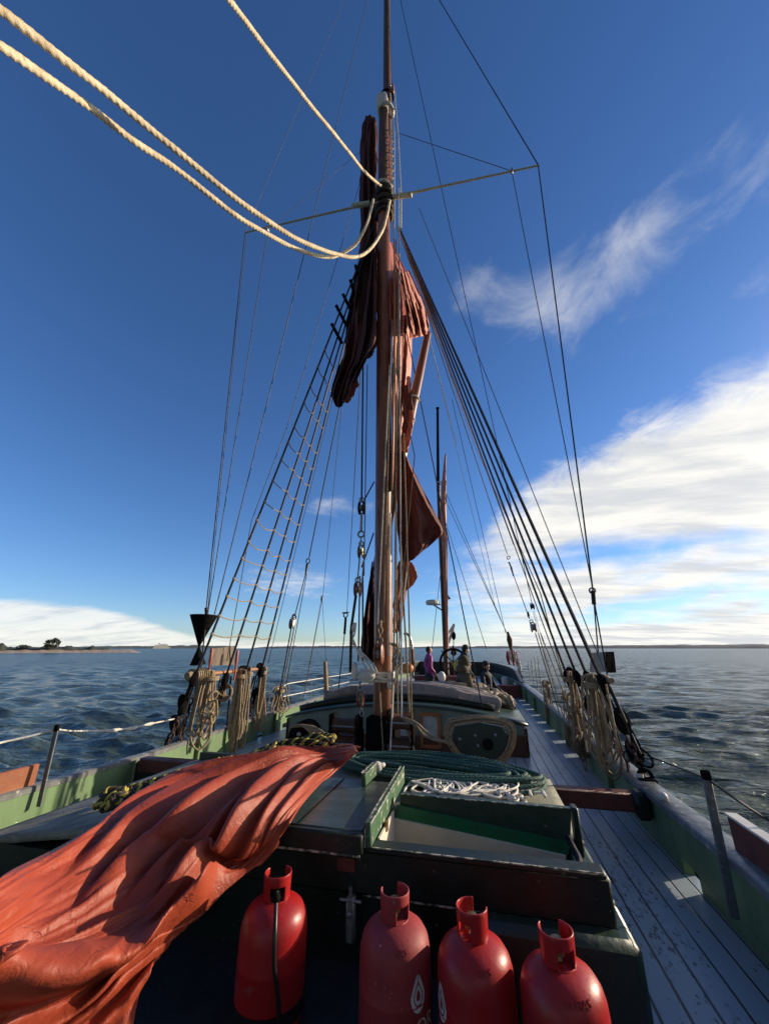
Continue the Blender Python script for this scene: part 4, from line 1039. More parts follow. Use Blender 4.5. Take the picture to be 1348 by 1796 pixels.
w = MB(); w.chain(P(668, 1090, Y=5.9), P(664, 1132, Y=5.9), .10, .013); tag(w.build('rope_splice', M_rope), 'knotted tan splice above the long varnished block on the mast', 'rope')

# running ropes in front and right of the mast
ropes = [((683, 640), (662, 1095), .012, 'first tan rope down the mast face to the spliced block'), ((687, 560), (672, 1092), .012, 'second tan rope down the mast face'),
         ((694, 420), (686, 900), .016, 'pale rope along the right edge of the mast'), ((684, 900), (681, 1150), .013, 'tan rope over the lit right edge of the mast'),
         ((700, 400), (690, 1175), .011, 'tan halyard just right of the mast'), ((690, 350), (697, 1255), .013, 'grey halyard right of the mast'),
         ((699, 330), (704, 1258), .012, 'long pale halyard from the masthead block to the right winch'), ((708, 760), (722, 1262), .012, 'tan fall ending at the upper right winch'),
         ((702, 950), (718, 1256), .014, 'thick tan fall right of the mast foot'), ((714, 990), (692, 1200), .010, 'slanting thin tan line below the maroon sail'),
         ((696, 1000), (686, 1235), .012, 'straight tan line close to the right of the mast foot'), ((664, 1185), (672, 1320), .012, 'pale line hanging down the front of the mast case'),
         ((690, 1190), (684, 1318), .013, 'pale rope end right of the mast case'), ((706, 1258), (728, 1322), .015, 'white rope end hanging below the right winch')]
for i, (a, b, r, lb) in enumerate(ropes):
    line('halyard', [P(*a, Y=5.92 + .02 * (i % 4)), P(*b, Y=5.72 + .03 * (i % 3))], r, M_rope if i % 3 else M_ropewhite, lb, 'rope')
line('stay_wire', [P(706, 700, Y=MY), P(727, 800, Y=6.3), P(700, 1060, Y=6), P(700, 1180, Y=5.9)], .010, M_wire, 'black line looping right of the mast over the maroon sail', 'rigging line')
w = MB()
for k in range(5): w.tube(cm([P(684 + 2 * k, 1128, Y=5.85), P(694 + 3 * k, 1140 + 4 * k, Y=5.8), P(688 + 2 * k, 1160 + 3 * k, Y=5.78), P(698 - k, 1172, Y=5.8), P(690 + k, 1196 + 3 * k, Y=5.82)], 6), .013, 6)
tag(w.build('belayed_rope', M_rope), 'knotted bunch of tan rope belayed at the right side of the mast', 'rope')
block('pulley_block', P(687, 157, Y=MY), (0, 0, -1), .30, 'brown block hanging right of the topmast near the top', M_varnish)
line('halyard_tail', [P(681, 0, Y=MY), P(687, 148, Y=MY)], .008, M_greywire, 'thin line above the high brown block')
line('masthead_halyard', [P(685, 166, Y=MY), P(691, 230, Y=MY), P(691, 400, Y=MY - .1)], .016, M_ropewhite, 'left white halyard fall below the high brown block', 'rope')
line('masthead_halyard', [P(692, 162, Y=MY), P(698, 240, Y=MY), P(703, 345, Y=MY - .1), P(703, 400, Y=MY - .1)], .018, M_ropewhite, 'right white halyard fall below the high brown block', 'rope')
for (a, b, lb) in (((694, 395), (740, 520), 'left tan line fanning down beside the right shrouds'), ((698, 398), (757, 560), 'right tan line fanning down beside the right shrouds')):
    a_, b_ = P(*a, Y=MY), P(*b, Y=MY + .2); line('fanning_line', [a_, a_ + (b_ - a_) * 3.6], .009, M_rope, lb, 'rope')
line('fanning_line', [P(700, 398, Y=MY), P(832, 780, X=2.0), P(947, 1040, X=2.7), P(985, 1180, X=2.9)], .011, M_rope, 'tan rope running down among the right shrouds to the pin rail', 'rope')
# sprit guys and thin lines toward the mizzen
for a, b, ya, yb, r, lb in (((752, 590), (800, 780), 6.8, 12, .008, 'thin wire from the spar end going aft'), ((753, 595), (867, 1060), 6.8, 13.5, .006, 'faint thin line aft of the right shrouds'),
                            ((708, 560), (845, 1240), 6.6, 7.6, .012, 'black wire slanting from the mast across the hatch canvas'),):
    a_, b_ = P(*a, Y=ya), P(*b, Y=yb); line('guy_wire', [a_, b_], r, M_wire, lb)

# ================================================================== HEAVY PALE ROPES OVERHEAD
def heavy(name, pts, label, r=.025):
    c = resample(cm([P(x, y, D=dd) for x, y, dd in pts], 10), .011)
    kk = np.arange(len(c)) * .011; rg_ = np.random.RandomState(len(label)); wob = sum(np.sin(kk * f_ + rg_.uniform(0, 6.3, 1)) for f_ in (1.1, 2.7, 5.0))[:, None] * np.array((.0025, .0025, .003)); c = c + wob
    r = r * (1 + .05 * np.sin(kk * 9 + 1) * np.sin(kk * 2.3) + .03 * np.sin(kk * 23))
    o = MB().tube(c, r, 12, strands=3, pitch=.16, amp=.13).build(name, M_ropepale, ang=180)
    tag(o, label, 'rope')


heavy('topping_rope', [(-170, -115, 1.7), (-60, -22, 2.0), (0, 18, 2.15), (110, 105, 2.45), (190, 165, 2.75), (300, 255, 3.2), (400, 338, 3.7), (459, 380, 4.1), (518, 418, 4.6), (566, 438, 5.1), (592, 446, 5.5), (616, 451, 5.8), (637, 446, 6.2), (655, 429, 6.7), (669, 407, 7.3), (678, 380, 8.0), (684, 352, 8.8)], 'upper thick pale twisted rope drooping from the masthead to the left')
heavy('topping_rope', [(-170, -10, 1.75), (-60, 50, 2.05), (0, 82, 2.2), (85, 140, 2.5), (165, 193, 2.85), (240, 250, 3.2), (310, 297, 3.6), (410, 375, 4.2), (459, 405, 4.6), (506, 430, 5.1), (548, 446, 5.5), (577, 451, 5.8), (598, 445, 6.1), (622, 429, 6.6), (637, 407, 7.1), (648, 378, 7.8), (655, 350, 8.8)], 'lower thick pale twisted rope drooping from the masthead to the left')
heavy('forestay_rope', [(310, -110, 3.2), (402, 0, 3.9), (500, 128, 5.0), (590, 240, 6.5), (640, 302, 8.2), (668, 326, 9.2)], 'straight thick pale rope from the top left to the masthead', .026)


# ================================================================== SAILS
def bundle_px(name, m, parent, rows, Y0, folds, seed, amp=.25, dep=.5, nv=48):
    """rows: (x, y, half width in picture units) -> a cloth bundle of that real width hanging in the plane Y0"""
    path = []; wid = []
    for x, y, hw in rows:
        p = P(x, y, Y=Y0); q = P(x + hw, y, Y=Y0); path.append(p); wid.append((q - p).length)
    return cloth_roll(name, path, wid, [w_ * dep for w_ in wid], m, parent, folds, seed, amp, nv=nv)


def patch(name, m, parent, rows, Yf, seed, waves=3, amp=.05):
    """rows: lists of picture points across the cloth, top to bottom; Yf gives its depth"""
    rows = [cm([Vector((x, y, 0)) for x, y in r], 8) for r in rows]
    k = min(len(r) for r in rows); rows = [resample(r, 1e9) if False else r for r in rows]
    KV = 49; A = np.array([[[np.interp(j / (KV - 1) * (len(r) - 1), range(len(r)), np.array(r)[:, q]) for q in (0, 1)] for j in range(KV)] for r in rows])
    B = np.array([np.array(cm([Vector((A[i, j, 0], A[i, j, 1], 0)) for i in range(len(rows))], 8)) for j in range(KV)])
    G = []
    for j in range(KV):
        row = []
        for i in range(B.shape[1]):
            x, y = B[j, i, :2]; v = j / (KV - 1); u = i / (B.shape[1] - 1)
            vw = v + .16 * (float(vnoise(v * 3.1 + 2, u * 4, seed + 5)) - .5); fo_ = 1 - abs(2 * float(vnoise(vw * waves, u * 1.6 + 3, seed)) - 1)
            dd = Yf(u, v) - amp * 2.2 * fo_ ** 1.6 + amp * .8 * math.sin(waves * .8 * math.pi * vw + 3 * u + seed) + amp * 1.3 * (float(vnoise(v * 9, u * 9 + 1, seed)) - .5) + amp * .7 * (float(vnoise(v * 22, u * 14 + 1, seed + 2)) - .5)
            row.append(P(x, y, Y=dd))
        G.append(row)
    o = MB().grid(G).build(name, m, parent, ang=80); s_ = o.modifiers.new('s', 'SOLIDIFY'); s_.thickness = .012
    return o


ts = thing('topsail', 'narrow dark maroon topsail bunched behind the masthead', 'sail', P(648, 450, Y=6.4))
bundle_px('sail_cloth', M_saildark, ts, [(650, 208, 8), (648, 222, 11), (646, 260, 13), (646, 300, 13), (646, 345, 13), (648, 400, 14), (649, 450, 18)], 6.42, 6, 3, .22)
bundle_px('sail_edge', M_sail, ts, [(676, 226, 2), (679, 250, 4), (680, 300, 4.5), (681, 335, 4)], 6.2, 3, 5, .1)
patch('sail_fold', M_saildark, ts, [[(642, 205), (648, 209), (657, 206)], [(637, 240), (648, 240), (658, 240)], [(634, 290), (646, 290), (658, 290)], [(634, 340), (646, 340), (658, 340)], [(636, 400), (648, 402), (660, 402)], [(634, 440), (648, 442), (660, 444)]], lambda u, v: 6.34 - .1 * v, 71, 6, .06)
w = MB()
for y in range(228, 325, 13):
    w.tube(cm([P(683, y, Y=6.15), P(688.5, y + 4, Y=6.12), P(688, y + 8, Y=6.12), P(682.5, y + 10, Y=6.15)], 6), .012, 5)
w.build('lacing', M_ropewhite, ts)

ms = thing('mainsail', 'red-brown mainsail brailed up in bunches behind the main mast', 'sail', P(690, 700, Y=6.5))
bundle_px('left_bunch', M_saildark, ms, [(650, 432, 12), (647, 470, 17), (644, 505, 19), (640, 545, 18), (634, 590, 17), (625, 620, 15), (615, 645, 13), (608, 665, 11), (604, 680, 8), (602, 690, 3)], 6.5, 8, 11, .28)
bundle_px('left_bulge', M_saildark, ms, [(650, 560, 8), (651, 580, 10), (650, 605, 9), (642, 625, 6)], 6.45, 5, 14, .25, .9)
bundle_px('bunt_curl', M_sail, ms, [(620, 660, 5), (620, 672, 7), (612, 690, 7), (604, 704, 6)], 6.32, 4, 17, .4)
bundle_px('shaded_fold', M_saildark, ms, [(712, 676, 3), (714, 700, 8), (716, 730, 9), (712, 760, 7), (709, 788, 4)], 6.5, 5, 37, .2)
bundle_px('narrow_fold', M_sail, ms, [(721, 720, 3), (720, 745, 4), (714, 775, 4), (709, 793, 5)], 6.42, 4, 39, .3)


def sheet(name, m, rows, Y0, Y1, seed, waves, amp):
    patch(name, m, ms, rows, lambda u, v: Y0 + (Y1 - Y0) * v, seed, waves, amp)


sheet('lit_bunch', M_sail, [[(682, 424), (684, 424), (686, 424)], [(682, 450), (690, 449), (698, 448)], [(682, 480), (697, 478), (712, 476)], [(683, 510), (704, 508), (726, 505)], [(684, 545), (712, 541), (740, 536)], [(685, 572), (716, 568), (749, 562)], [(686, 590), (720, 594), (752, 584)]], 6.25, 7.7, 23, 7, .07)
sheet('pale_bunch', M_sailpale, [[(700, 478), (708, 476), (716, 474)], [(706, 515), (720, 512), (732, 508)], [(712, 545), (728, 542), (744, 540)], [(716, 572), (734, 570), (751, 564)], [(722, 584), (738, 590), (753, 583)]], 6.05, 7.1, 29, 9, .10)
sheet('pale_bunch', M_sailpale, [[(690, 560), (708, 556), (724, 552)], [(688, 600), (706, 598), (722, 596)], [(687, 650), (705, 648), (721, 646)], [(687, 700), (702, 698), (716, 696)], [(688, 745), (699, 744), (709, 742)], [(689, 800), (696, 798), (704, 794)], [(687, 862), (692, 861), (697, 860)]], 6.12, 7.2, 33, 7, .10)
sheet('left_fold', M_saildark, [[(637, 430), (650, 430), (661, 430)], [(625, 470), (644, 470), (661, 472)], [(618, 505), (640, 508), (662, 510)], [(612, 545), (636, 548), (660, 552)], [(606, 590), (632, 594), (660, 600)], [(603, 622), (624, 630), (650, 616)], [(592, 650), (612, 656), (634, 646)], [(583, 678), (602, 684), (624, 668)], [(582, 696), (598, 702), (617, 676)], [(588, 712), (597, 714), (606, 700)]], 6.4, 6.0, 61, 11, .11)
sheet('lower_hang', M_sail, [[(700, 985), (708, 986), (716, 990)], [(697, 1020), (706, 1022), (714, 1026)], [(694, 1060), (702, 1064), (709, 1062)], [(690, 1100), (697, 1108), (703, 1104)]], 6.3, 6.5, 63, 5, .05)
bundle_px('torn_edge', M_sailpale, ms, [(716, 660, 2), (716, 675, 4), (714, 690, 5), (708, 702, 3)], 6.6, 5, 44, .5)


patch('hanging_clew', sailmat('maroon sailcloth', (0.15, 0.038, 0.028), (0.11, 0.03, 0.022), 0.4, 0.75), ms, [[(700, 792), (706, 793), (712, 799)], [(697, 850), (716, 848), (738, 852)], [(696, 910), (730, 905), (769, 912)], [(699, 950), (730, 945), (776, 934)], [(702, 975), (728, 972), (762, 948)], [(704, 992), (712, 988), (726, 979)]], lambda u, v: 6.45 + .15 * v, 3, 4, .07)
bundle_px('lower_curl', M_sail, ms, [(704, 990, 4), (714, 994, 9), (722, 1003, 8), (723, 1014, 7), (713, 1024, 8), (705, 1032, 5)], 6.4, 5, 43, .3)
bundle_px('lower_bunch', M_saildark, ms, [(704, 985, 6), (701, 1020, 7), (698, 1060, 8), (697, 1090, 7), (692, 1110, 3)], 6.4, 5, 47, .25)
patch('left_foot', M_saildark, ms, [[(653, 985), (656, 985), (660, 985)], [(645, 1040), (653, 1040), (662, 1040)], [(638, 1090), (650, 1090), (664, 1090)], [(634, 1130), (650, 1135), (664, 1135)], [(635, 1150), (648, 1160), (664, 1165)]], lambda u, v: 6.5, 5, 5, .08)
sp = MB(); a = P(750, 586, Y=6.85); b = P(716, 745, Y=6.6)
sp.tube([a, a.lerp(b, .5), b, b + (b - a) * 1.2], [.075, .095, .10, .10], 14); tag(sp.build('sprit_spar', M_varnish), 'red-brown spar slanting out from behind the lit sail bunch', 'spar')
w = MB(); w.torus(a.lerp(b, .74), .105, .022, (b - a).to_track_quat('Z', 'Y').to_matrix(), 14); w.torus(a.lerp(b, .95), .108, .014, (b - a).to_track_quat('Z', 'Y').to_matrix(), 14); tag(w.build('spar_grommet', M_ropewhite), 'pale rope grommet round the slanting spar', 'rope')

# ================================================================== RED TARPAULIN
COLS = [[(622, 1310, 3.55), (480, 1328, 3.33), (300, 1364, 3.12), (150, 1462, 2.25), (0, 1538, 1.60), (-140, 1610, 1.25)],
        [(623, 1313, 3.55), (505, 1344, 3.1), (340, 1425, 2.70), (180, 1548, 1.95), (20, 1645, 1.52), (-140, 1735, 1.22)],
        [(624, 1315, 3.55), (525, 1362, 2.9), (400, 1468, 2.42), (265, 1580, 1.86), (100, 1675, 1.51), (-120, 1800, 1.22)],
        [(625, 1317, 3.55), (540, 1378, 2.75), (440, 1510, 2.22), (325, 1600, 1.84), (165, 1735, 1.53), (-30, 1890, 1.28)],
        [(626, 1318, 3.55), (545, 1395, 2.6), (464, 1506, 2.12), (350, 1611, 1.83), (256, 1712, 1.61), (222, 1870, 1.45)]]


def tarp():
    nu, nv = 230, 260
    cu = [np.array(cm([Vector(q) for q in c], 46)) for c in COLS]; nn = len(cu[0])
    rows = []
    for i in range(nn):
        r = np.array(cm([Vector(c[i]) for c in cu], 65)); rows.append(r)
    Q = np.array(rows)                                  # (u, v, (px, py, depth))
    U = np.linspace(0, 1, Q.shape[0])[:, None]; V = np.linspace(0, 1, Q.shape[1])[None, :]
    a = (Q[..., 0] - 674) / F; b = (Q[..., 1] - 898) / F; D = Q[..., 2]

    def ridge(vc, wl, wr, hgt, u0, u1, slope=0.0, f=.12):
        """an asymmetric fold: steep on its left side, gentle on its right, running down the cloth"""
        vcu = vc + slope * (U - .5) + .012 * np.sin(U * 9 + vc * 40)
        x = V - vcu; k = np.where(x < 0, np.exp(-(x / wl) ** 2), np.exp(-(x / wr) ** 2))
        e = np.clip((U - u0) / f, 0, 1); e = e * e * (3 - 2 * e); g = np.clip((u1 - U) / f, 0, 1); g = g * g * (3 - 2 * g)
        return hgt * k * e * g
    H = 0
    H = H + ridge(.055, .03, .05, .06, .05, .75, .0)
    H = H + ridge(.17, .025, .07, .11, .10, .70, -.05)
    H = H + ridge(.31, .022, .07, .13, .12, .70, .02)
    H = H + ridge(.44, .022, .06, .11, .14, .66, -.02)
    H = H + ridge(.57, .026, .07, .14, .10, .66, .06)
    H = H + ridge(.71, .02, .05, .09, .08, .52, .04)
    H = H + ridge(.84, .02, .04, .05, .06, .42, .02)
    H = H + ridge(.985, .05, .03, .035, .12, .50, .0)
    H = H + ridge(.975, .08, .07, .19, .36, 1.6, -1.30, .20)   # the big roll at the bottom
    H = H + ridge(1.13, .04, .03, .08, .52, 1.6, -1.12)
    H = H + ridge(1.20, .03, .025, .065, .56, 1.6, -1.04)
    H = H + ridge(1.28, .03, .025, .055, .58, 1.6, -1.0)
    H = H + ridge(.10, .10, .10, .07, .72, 1.3, .1)
    H = H + ridge(.28, .05, .10, .05, .80, 1.4, .0)
    n1 = vnoise(V * 17 + 3 * U + 1.2 * np.sin(U * 8), U * 3, 61) - .5; n2 = vnoise(V * 44 + 6 * U, U * 7, 62) - .5; n3 = vnoise(V * 9 - 4 * U, U * 2.6, 63) - .5
    n4 = vnoise(V * 70 + 9 * U, U * 60, 66) - .5
    env = np.clip(U * 5, .08, 1)
    rg1 = 1 - np.abs(2 * vnoise(V * 15 + 2.5 * U + .8 * np.sin(U * 7), U * 2.6 + 5, 71) - 1); rg2 = 1 - np.abs(2 * vnoise(V * 31 + 5 * U + .6 * np.sin(U * 11), U * 4.5 + 9, 72) - 1)
    H = H + env * (.050 * rg1 ** 2.2 + .018 * rg2 ** 2) * np.clip(1.25 - U, .25, 1)
    H = H + env * (.026 * n1 + .008 * n2 + .05 * n3 + .0022 * n4)
    H = H * np.clip(U * 6 + .12, 0, 1) * (1 - .88 * np.clip((V - .86) / .14, 0, 1) * np.clip(2.3 - 2.6 * U, 0, 1))
    vv = math.sin(TH) - b * math.cos(TH); ff = math.cos(TH) + b * math.sin(TH); yd = a * math.sin(PS) + ff * math.cos(PS); xd = a * math.cos(PS) - ff * math.sin(PS)
    zr_ = ZT + .05 - .035 * (CAM.x + D * xd - .3) ** 2 + .03 + .06 * (np.clip((CAM.x + D * xd + .15) / .3, 0, 1))
    lim = np.maximum((1.65 - zr_) / np.maximum(-vv, .05), 2.44 / yd)
    for _ in range(14): lim = np.minimum(lim, (np.roll(lim, 1, 0) + np.roll(lim, -1, 0) + lim) / 3)
    D = np.minimum(D, lim)
    for _ in range(160): D[1:-1] = np.minimum(D[1:-1], .25 * D[:-2] + .5 * D[1:-1] + .25 * D[2:])
    for _ in range(260): D[1:-1, 1:-1] = .5 * D[1:-1, 1:-1] + .125 * (D[:-2, 1:-1] + D[2:, 1:-1] + D[1:-1, :-2] + D[1:-1, 2:])
    D2 = D - H * (1.05)                                  # folds stand out of the cloth toward the open side
    # build, then lift folds mostly upward so they are real relief
    f = math.cos(TH) + b * math.sin(TH); v = math.sin(TH) - b * math.cos(TH)
    base = np.stack([CAM.x + D * (a * math.cos(PS) - f * math.sin(PS)), CAM.y + D * (a * math.sin(PS) + f * math.cos(PS)), CAM.z + D * v], -1)
    du = np.gradient(base, axis=0); dv = np.gradient(base, axis=1); nrm = np.cross(du, dv); nrm /= np.linalg.norm(nrm, axis=-1)[..., None] + 1e-9
    nrm *= np.sign((nrm * (np.array(CAM) - base)).sum(-1))[..., None]
    G = base + nrm * H[..., None]
    # hem: right border rolled under
    o = MB().grid(G[::1, ::1]).build('red_tarpaulin', M_tarp, ang=180)
    s_ = o.modifiers.new('s', 'SOLIDIFY'); s_.thickness = .010; s_.offset = 0
    return tag(o, 'large red tarpaulin sail spread in folds over the left of the fore cabin', 'tarpaulin')


tarp()
w = MB(); w.tube(cm([P(632, 1312, D=3.5), P(600, 1308, D=3.48), P(560, 1316, D=3.4), P(520, 1325, D=3.33), P(470, 1331, D=3.28)], 8), .013, 8, strands=3, pitch=.06)
tag(w.build('bolt_rope', M_oxide), 'thin red bolt rope along the upper hem of the tarpaulin', 'rope')

# ================================================================== ROPES LYING ON THE CABIN
def lay(name, paths, r, m, label, strands=3, pitch=None, n=10, step=None):
    w = MB()
    for p in paths:
        c = resample(cm(p, 10), step or r * .7); w.tube(c, r, n, strands=strands, pitch=pitch or r * 7, amp=.24)
    return tag(w.build(name, m, ang=180), label, 'rope')


rng = np.random.RandomState(8)
gp = []
c0 = Vector((.90, 4.06, .592))
for k in range(22):
    a_, b_ = .88 - .028 * (k % 8) + rng.uniform(-.05, .05), .40 - .046 * (k % 8) + rng.uniform(-.02, .02)
    off = Vector((rng.uniform(-.07, .07), rng.uniform(-.025, .025), .024 * (k // 8) + rng.uniform(0, .01))); w1_, w2_ = rng.uniform(0, 6.3), rng.uniform(.015, .035)
    gp.append([c0 + off + Vector((a_ * math.cos(t), b_ * math.sin(t) - .10 * math.cos(t) + w2_ * math.sin(2 * t + w1_), .010 * math.sin(3 * t + k))) for t in np.linspace(.3 * k, .3 * k + 2 * math.pi, 22)])
lay('green_rope_coil', gp, .0155, M_ropegreen, 'long flat coil of thick dark green rope on the cabin roof', n=9, step=.011, pitch=.12)
wp = []
for k in range(7):
    p = []; ph = rng.uniform(0, 6.3, 4)
    for t in np.linspace(0, 11, 70):
        p.append(Vector((.88 + .06 * t + .13 * math.sin(t * 3.3 + ph[0]) + .02 * math.sin(t * 9), 3.60 + .15 * math.cos(t * 3.1 + ph[1]) + .06 * math.cos(t * 5.7 + ph[2]), .592 + .012 * abs(math.sin(t * 2.2 + k)) + .006 * k)))
    wp.append(p)
lay('white_rope_tangle', wp, .0080, M_ropewhite, 'tangle of thin white rope on the roof behind the open hatch', n=6, strands=0, step=.02)
w = MB()
for x in (1.62, 1.72, 1.82): w.box((x, 3.68, .60), (.022, .13, .02), bev=.005)
w.box((1.71, 3.74, .588), (.26, .02, .012)); tag(w.build('rope_cleat_rack', M_white), 'small white slatted rack at the right end of the white rope tangle', 'rack')
w = MB(); w.ell((.52, 3.62, .72), (.045, .04, .04)); w.tube(cm([(.5, 3.6, .72), (.47, 3.66, .70), (.53, 3.7, .72), (.57, 3.64, .73)], 6, True), .016, 8, closed=True); tag(w.build('rope_knot', M_ropewhite), 'white rope knot at the end of the green handle board', 'knot')
# black and yellow rope along the tarpaulin
yp, kp = [], []
L0 = [P(172, 1425, D=2.7), P(200, 1403, D=2.8), P(250, 1385, D=2.95), P(310, 1362, D=3.1), P(380, 1342, D=3.25), P(440, 1330, D=3.35), P(500, 1314, D=3.42), P(560, 1304, D=3.5), P(585, 1300, D=3.5)]
ax = np.array(cm(L0, 30)); tt = np.linspace(0, 1, len(ax))
wid = np.interp(tt, [0, .1, .2, .35, .55, .7, .85, 1], [.10, .15, .07, .035, .06, .12, .15, .05])
T = np.gradient(ax, axis=0); T /= np.linalg.norm(T, axis=1)[:, None]; S_ = np.cross(T, (0, 0, 1.0)); S_ /= np.linalg.norm(S_, axis=1)[:, None]
UPV = np.array((0, 0, 1.0))
for k in range(7):
    p1, p2, f1 = rng.uniform(0, 6.3), rng.uniform(0, 6.3), rng.uniform(9, 22)
    axk = ax + S_ * (wid * (.75 * np.sin(tt * f1 + p1)))[:, None] + UPV * (.008 + wid * .16 * (1 + np.sin(tt * f1 * 1.7 + p2)))[:, None]
    axk = resample(axk, .012); sl_ = np.arange(len(axk)) * .012
    Tk = np.gradient(axk, axis=0); Tk /= np.linalg.norm(Tk, axis=1)[:, None]; Sk = np.cross(Tk, UPV); Sk /= np.linalg.norm(Sk, axis=1)[:, None]; Uk = np.cross(Sk, Tk)
    for j_ in range(3):
        th_ = 2 * math.pi * (sl_ / .10 + j_ / 3); h = axk + Sk * (.012 * np.cos(th_))[:, None] + Uk * (.012 * np.sin(th_))[:, None]
        (yp if j_ == 0 else kp).append([Vector(z) for z in h])
wy = MB(); ob = thing('yellow_black_rope', 'twisted yellow and black rope piled along the left edge of the red tarpaulin', 'rope', P(380, 1342, D=3.25))
for lst, m, nm in ((yp, M_yellow, 'yellow_strand'), (kp, M_ropeblack, 'black_strand')):
    w = MB()
    for p in lst:
        w.tube(p, .0115, 7)
    w.build(nm, m, ob, ang=180)


# ================================================================== PIN RAILS AND HANGING ROPES
def pinrail(name, a, b, r, m, label):
    t = thing(name, label, 'pin rail', a); a, b = Vector(a), Vector(b)
    w = MB(); c = [a.lerp(b, i / 8) for i in range(9)]; w.tube(c, [r * .7, r, r, r, r, r, r, r, r * .8], 10); w.build('rail', m, t)
    return t, a, b


pl, a, b = pinrail('pin_rail', P(336, 1185, X=-2.8), P(466, 1172, X=-2.8), .032, mat('light varnished rail', (.38, .18, .08), .5), 'horizontal wooden pin rail lashed across the left shrouds')
w = MB(); dv = (b - a).normalized()
w.tube([a - dv * .10, a, a + dv * .22, a + dv * .32], [.05, .085, .085, .05], 10)
for k in range(7): w.torus(a + dv * (.0 + .05 * k), .088, .011, dv.to_track_quat('Z', 'Y').to_matrix(), 12)
w.build('end_lashing', M_rope, pl)
w = MB()
for px in (425, 432): w.ell(P(px, 1173, X=-2.78), (.05, .12, .06), 10, 6)
w.ell(P(456, 1168, X=-2.78), (.05, .12, .06), 10, 6); w.build('black_lashing', M_black, pl)
for x, lb in ((368, 'left'), (414, 'right')):
    q = P(x, 1166, X=-2.74); w = MB(); w.tube([q + Vector((0, 0, -.25)), q, q + Vector((0, 0, .05)), q + Vector((0, 0, .22)), q + Vector((0, 0, .25))], [.015, .017, .026, .024, .012], 8)
    tag(w.build('belaying_pin', mat('faded red pin', (.42, .09, .07), .5)), lb + ' faded red belaying pin standing in the left pin rail', 'belaying pin')
pr, a, b = pinrail('pin_rail', P(984, 1186, X=2.8), P(1072, 1194, X=2.8), .035, M_rope, 'rope-wrapped pin rail across the right shrouds')
w = MB(); w.ell(P(1060, 1192, X=2.8), (.06, .16, .055), 12, 8); w.build('wrapped_end', M_rope, pr)
w = MB(); w.ell(P(999, 1183, X=2.85), (.08, .12, .12), 10, 8); w.build('black_lashing', M_black, pr)


def hank(name, top_, L, wd, n, r, seed, label, m=M_rope, group=None, tangle=0.0, yax=(0, 1, 0)):
    rg = np.random.RandomState(seed); w = MB(); top_ = Vector(top_); ya = Vector(yax)
    for i in range(n):
        l = L * rg.uniform(.74, 1.03); hw = wd * rg.uniform(.25, 1.0); ox = rg.uniform(-.5, .5) * wd; od = rg.uniform(-.05, .05)
        pts = [top_ + ya * (ox * .3) + Vector((od * .5, 0, .03)), top_ + ya * (ox - hw * .35) + Vector((od + .02, 0, -.03)), top_ + ya * (ox - hw * .55 + rg.uniform(-.03, .03)) + Vector((od + .03, 0, -l * .4)),
               top_ + ya * (ox - hw * .6 + rg.uniform(-.03, .03)) + Vector((od, 0, -l * .82)), top_ + ya * ox + Vector((od, 0, -l)), top_ + ya * (ox + hw * .6 + rg.uniform(-.03, .03)) + Vector((od, 0, -l * .84)),
               top_ + ya * (ox + hw * .5 + rg.uniform(-.03, .03)) + Vector((od - .02, 0, -l * .4)), top_ + ya * (ox + hw * .3) + Vector((od - .03, 0, -.03))]
        w.tube(cm(pts, 7, True), r, 6, closed=True)
    for i in range(int(tangle * 6)):
        c = top_ + Vector((rg.uniform(-.05, .05), 0, -L * rg.uniform(.3, .75))) + ya * rg.uniform(-wd, wd) * .5
        w.torus(c, rg.uniform(.05, .09), r, Matrix.Rotation(rg.uniform(-1, 1), 3, 'X') @ Matrix.Rotation(1.57, 3, 'Y') @ Matrix.Rotation(rg.uniform(-1, 1), 3, 'X'), 12, 5, rg.uniform(.7, 1.6))
    for k in range(3): w.torus(top_ + Vector((0, 0, -.06 - .02 * k)), wd * .35 + .02, r, None, 12, 5)
    return tag(w.build(name, m), label, 'rope', group)


g = 'rope hanks hanging from the pin rails'
yl = (-.35, 1, 0)
hank('rope_hank', P(370, 1180, X=-2.72), 1.02, .30, 8, .0145, 1, 'wide tangled rope hank at the outer end of the left pin rail', group=g, tangle=1.5, yax=(.6, .6, 0))
hank('rope_hank', P(423, 1178, X=-2.72), 1.30, .14, 9, .0145, 2, 'long straight rope hank in the middle of the left pin rail', group=g, yax=(.5, .5, 0))
hank('rope_hank', P(437, 1174, X=-2.74), 1.34, .12, 9, .0145, 3, 'long straight rope hank just right of the middle of the left pin rail', group=g, yax=(.5, .5, 0))
hank('rope_hank', P(461, 1172, X=-2.76), 1.08, .16, 9, .0145, 4, 'rope hank at the inner end of the left pin rail, ending above the green bulwark', group=g, yax=(.5, .6, 0))
hank('rope_hank', P(490, 1205, X=-2.85), .62, .26, 7, .012, 5, 'short messy rope bunch on the left backstay beside the white guard lines', group=g, tangle=1.2, yax=(.5, .8, 0))
w = MB()
for k in range(6): w.torus(P(394, 1215, X=-2.72) + Vector((0, .02 * k, 0)), .13 - .012 * k, .014, Matrix.Rotation(1.4 + .08 * k, 3, 'X'), 18, 6)
tag(w.build('round_coil', M_rope), 'small round rope coil hanging between the left hanks', 'rope')
hank('rope_hank', P(997, 1182, X=2.74), 1.15, .20, 8, .0118, 6, 'tan rope hank at the inner end of the right pin rail', group=g, tangle=.8, yax=(.7, .5, 0))
hank('rope_hank', P(1006, 1235, X=2.74), .85, .22, 7, .010, 7, 'tangled rope bunch under the inner end of the right pin rail', group=g, tangle=2.2, yax=(.7, .5, 0))
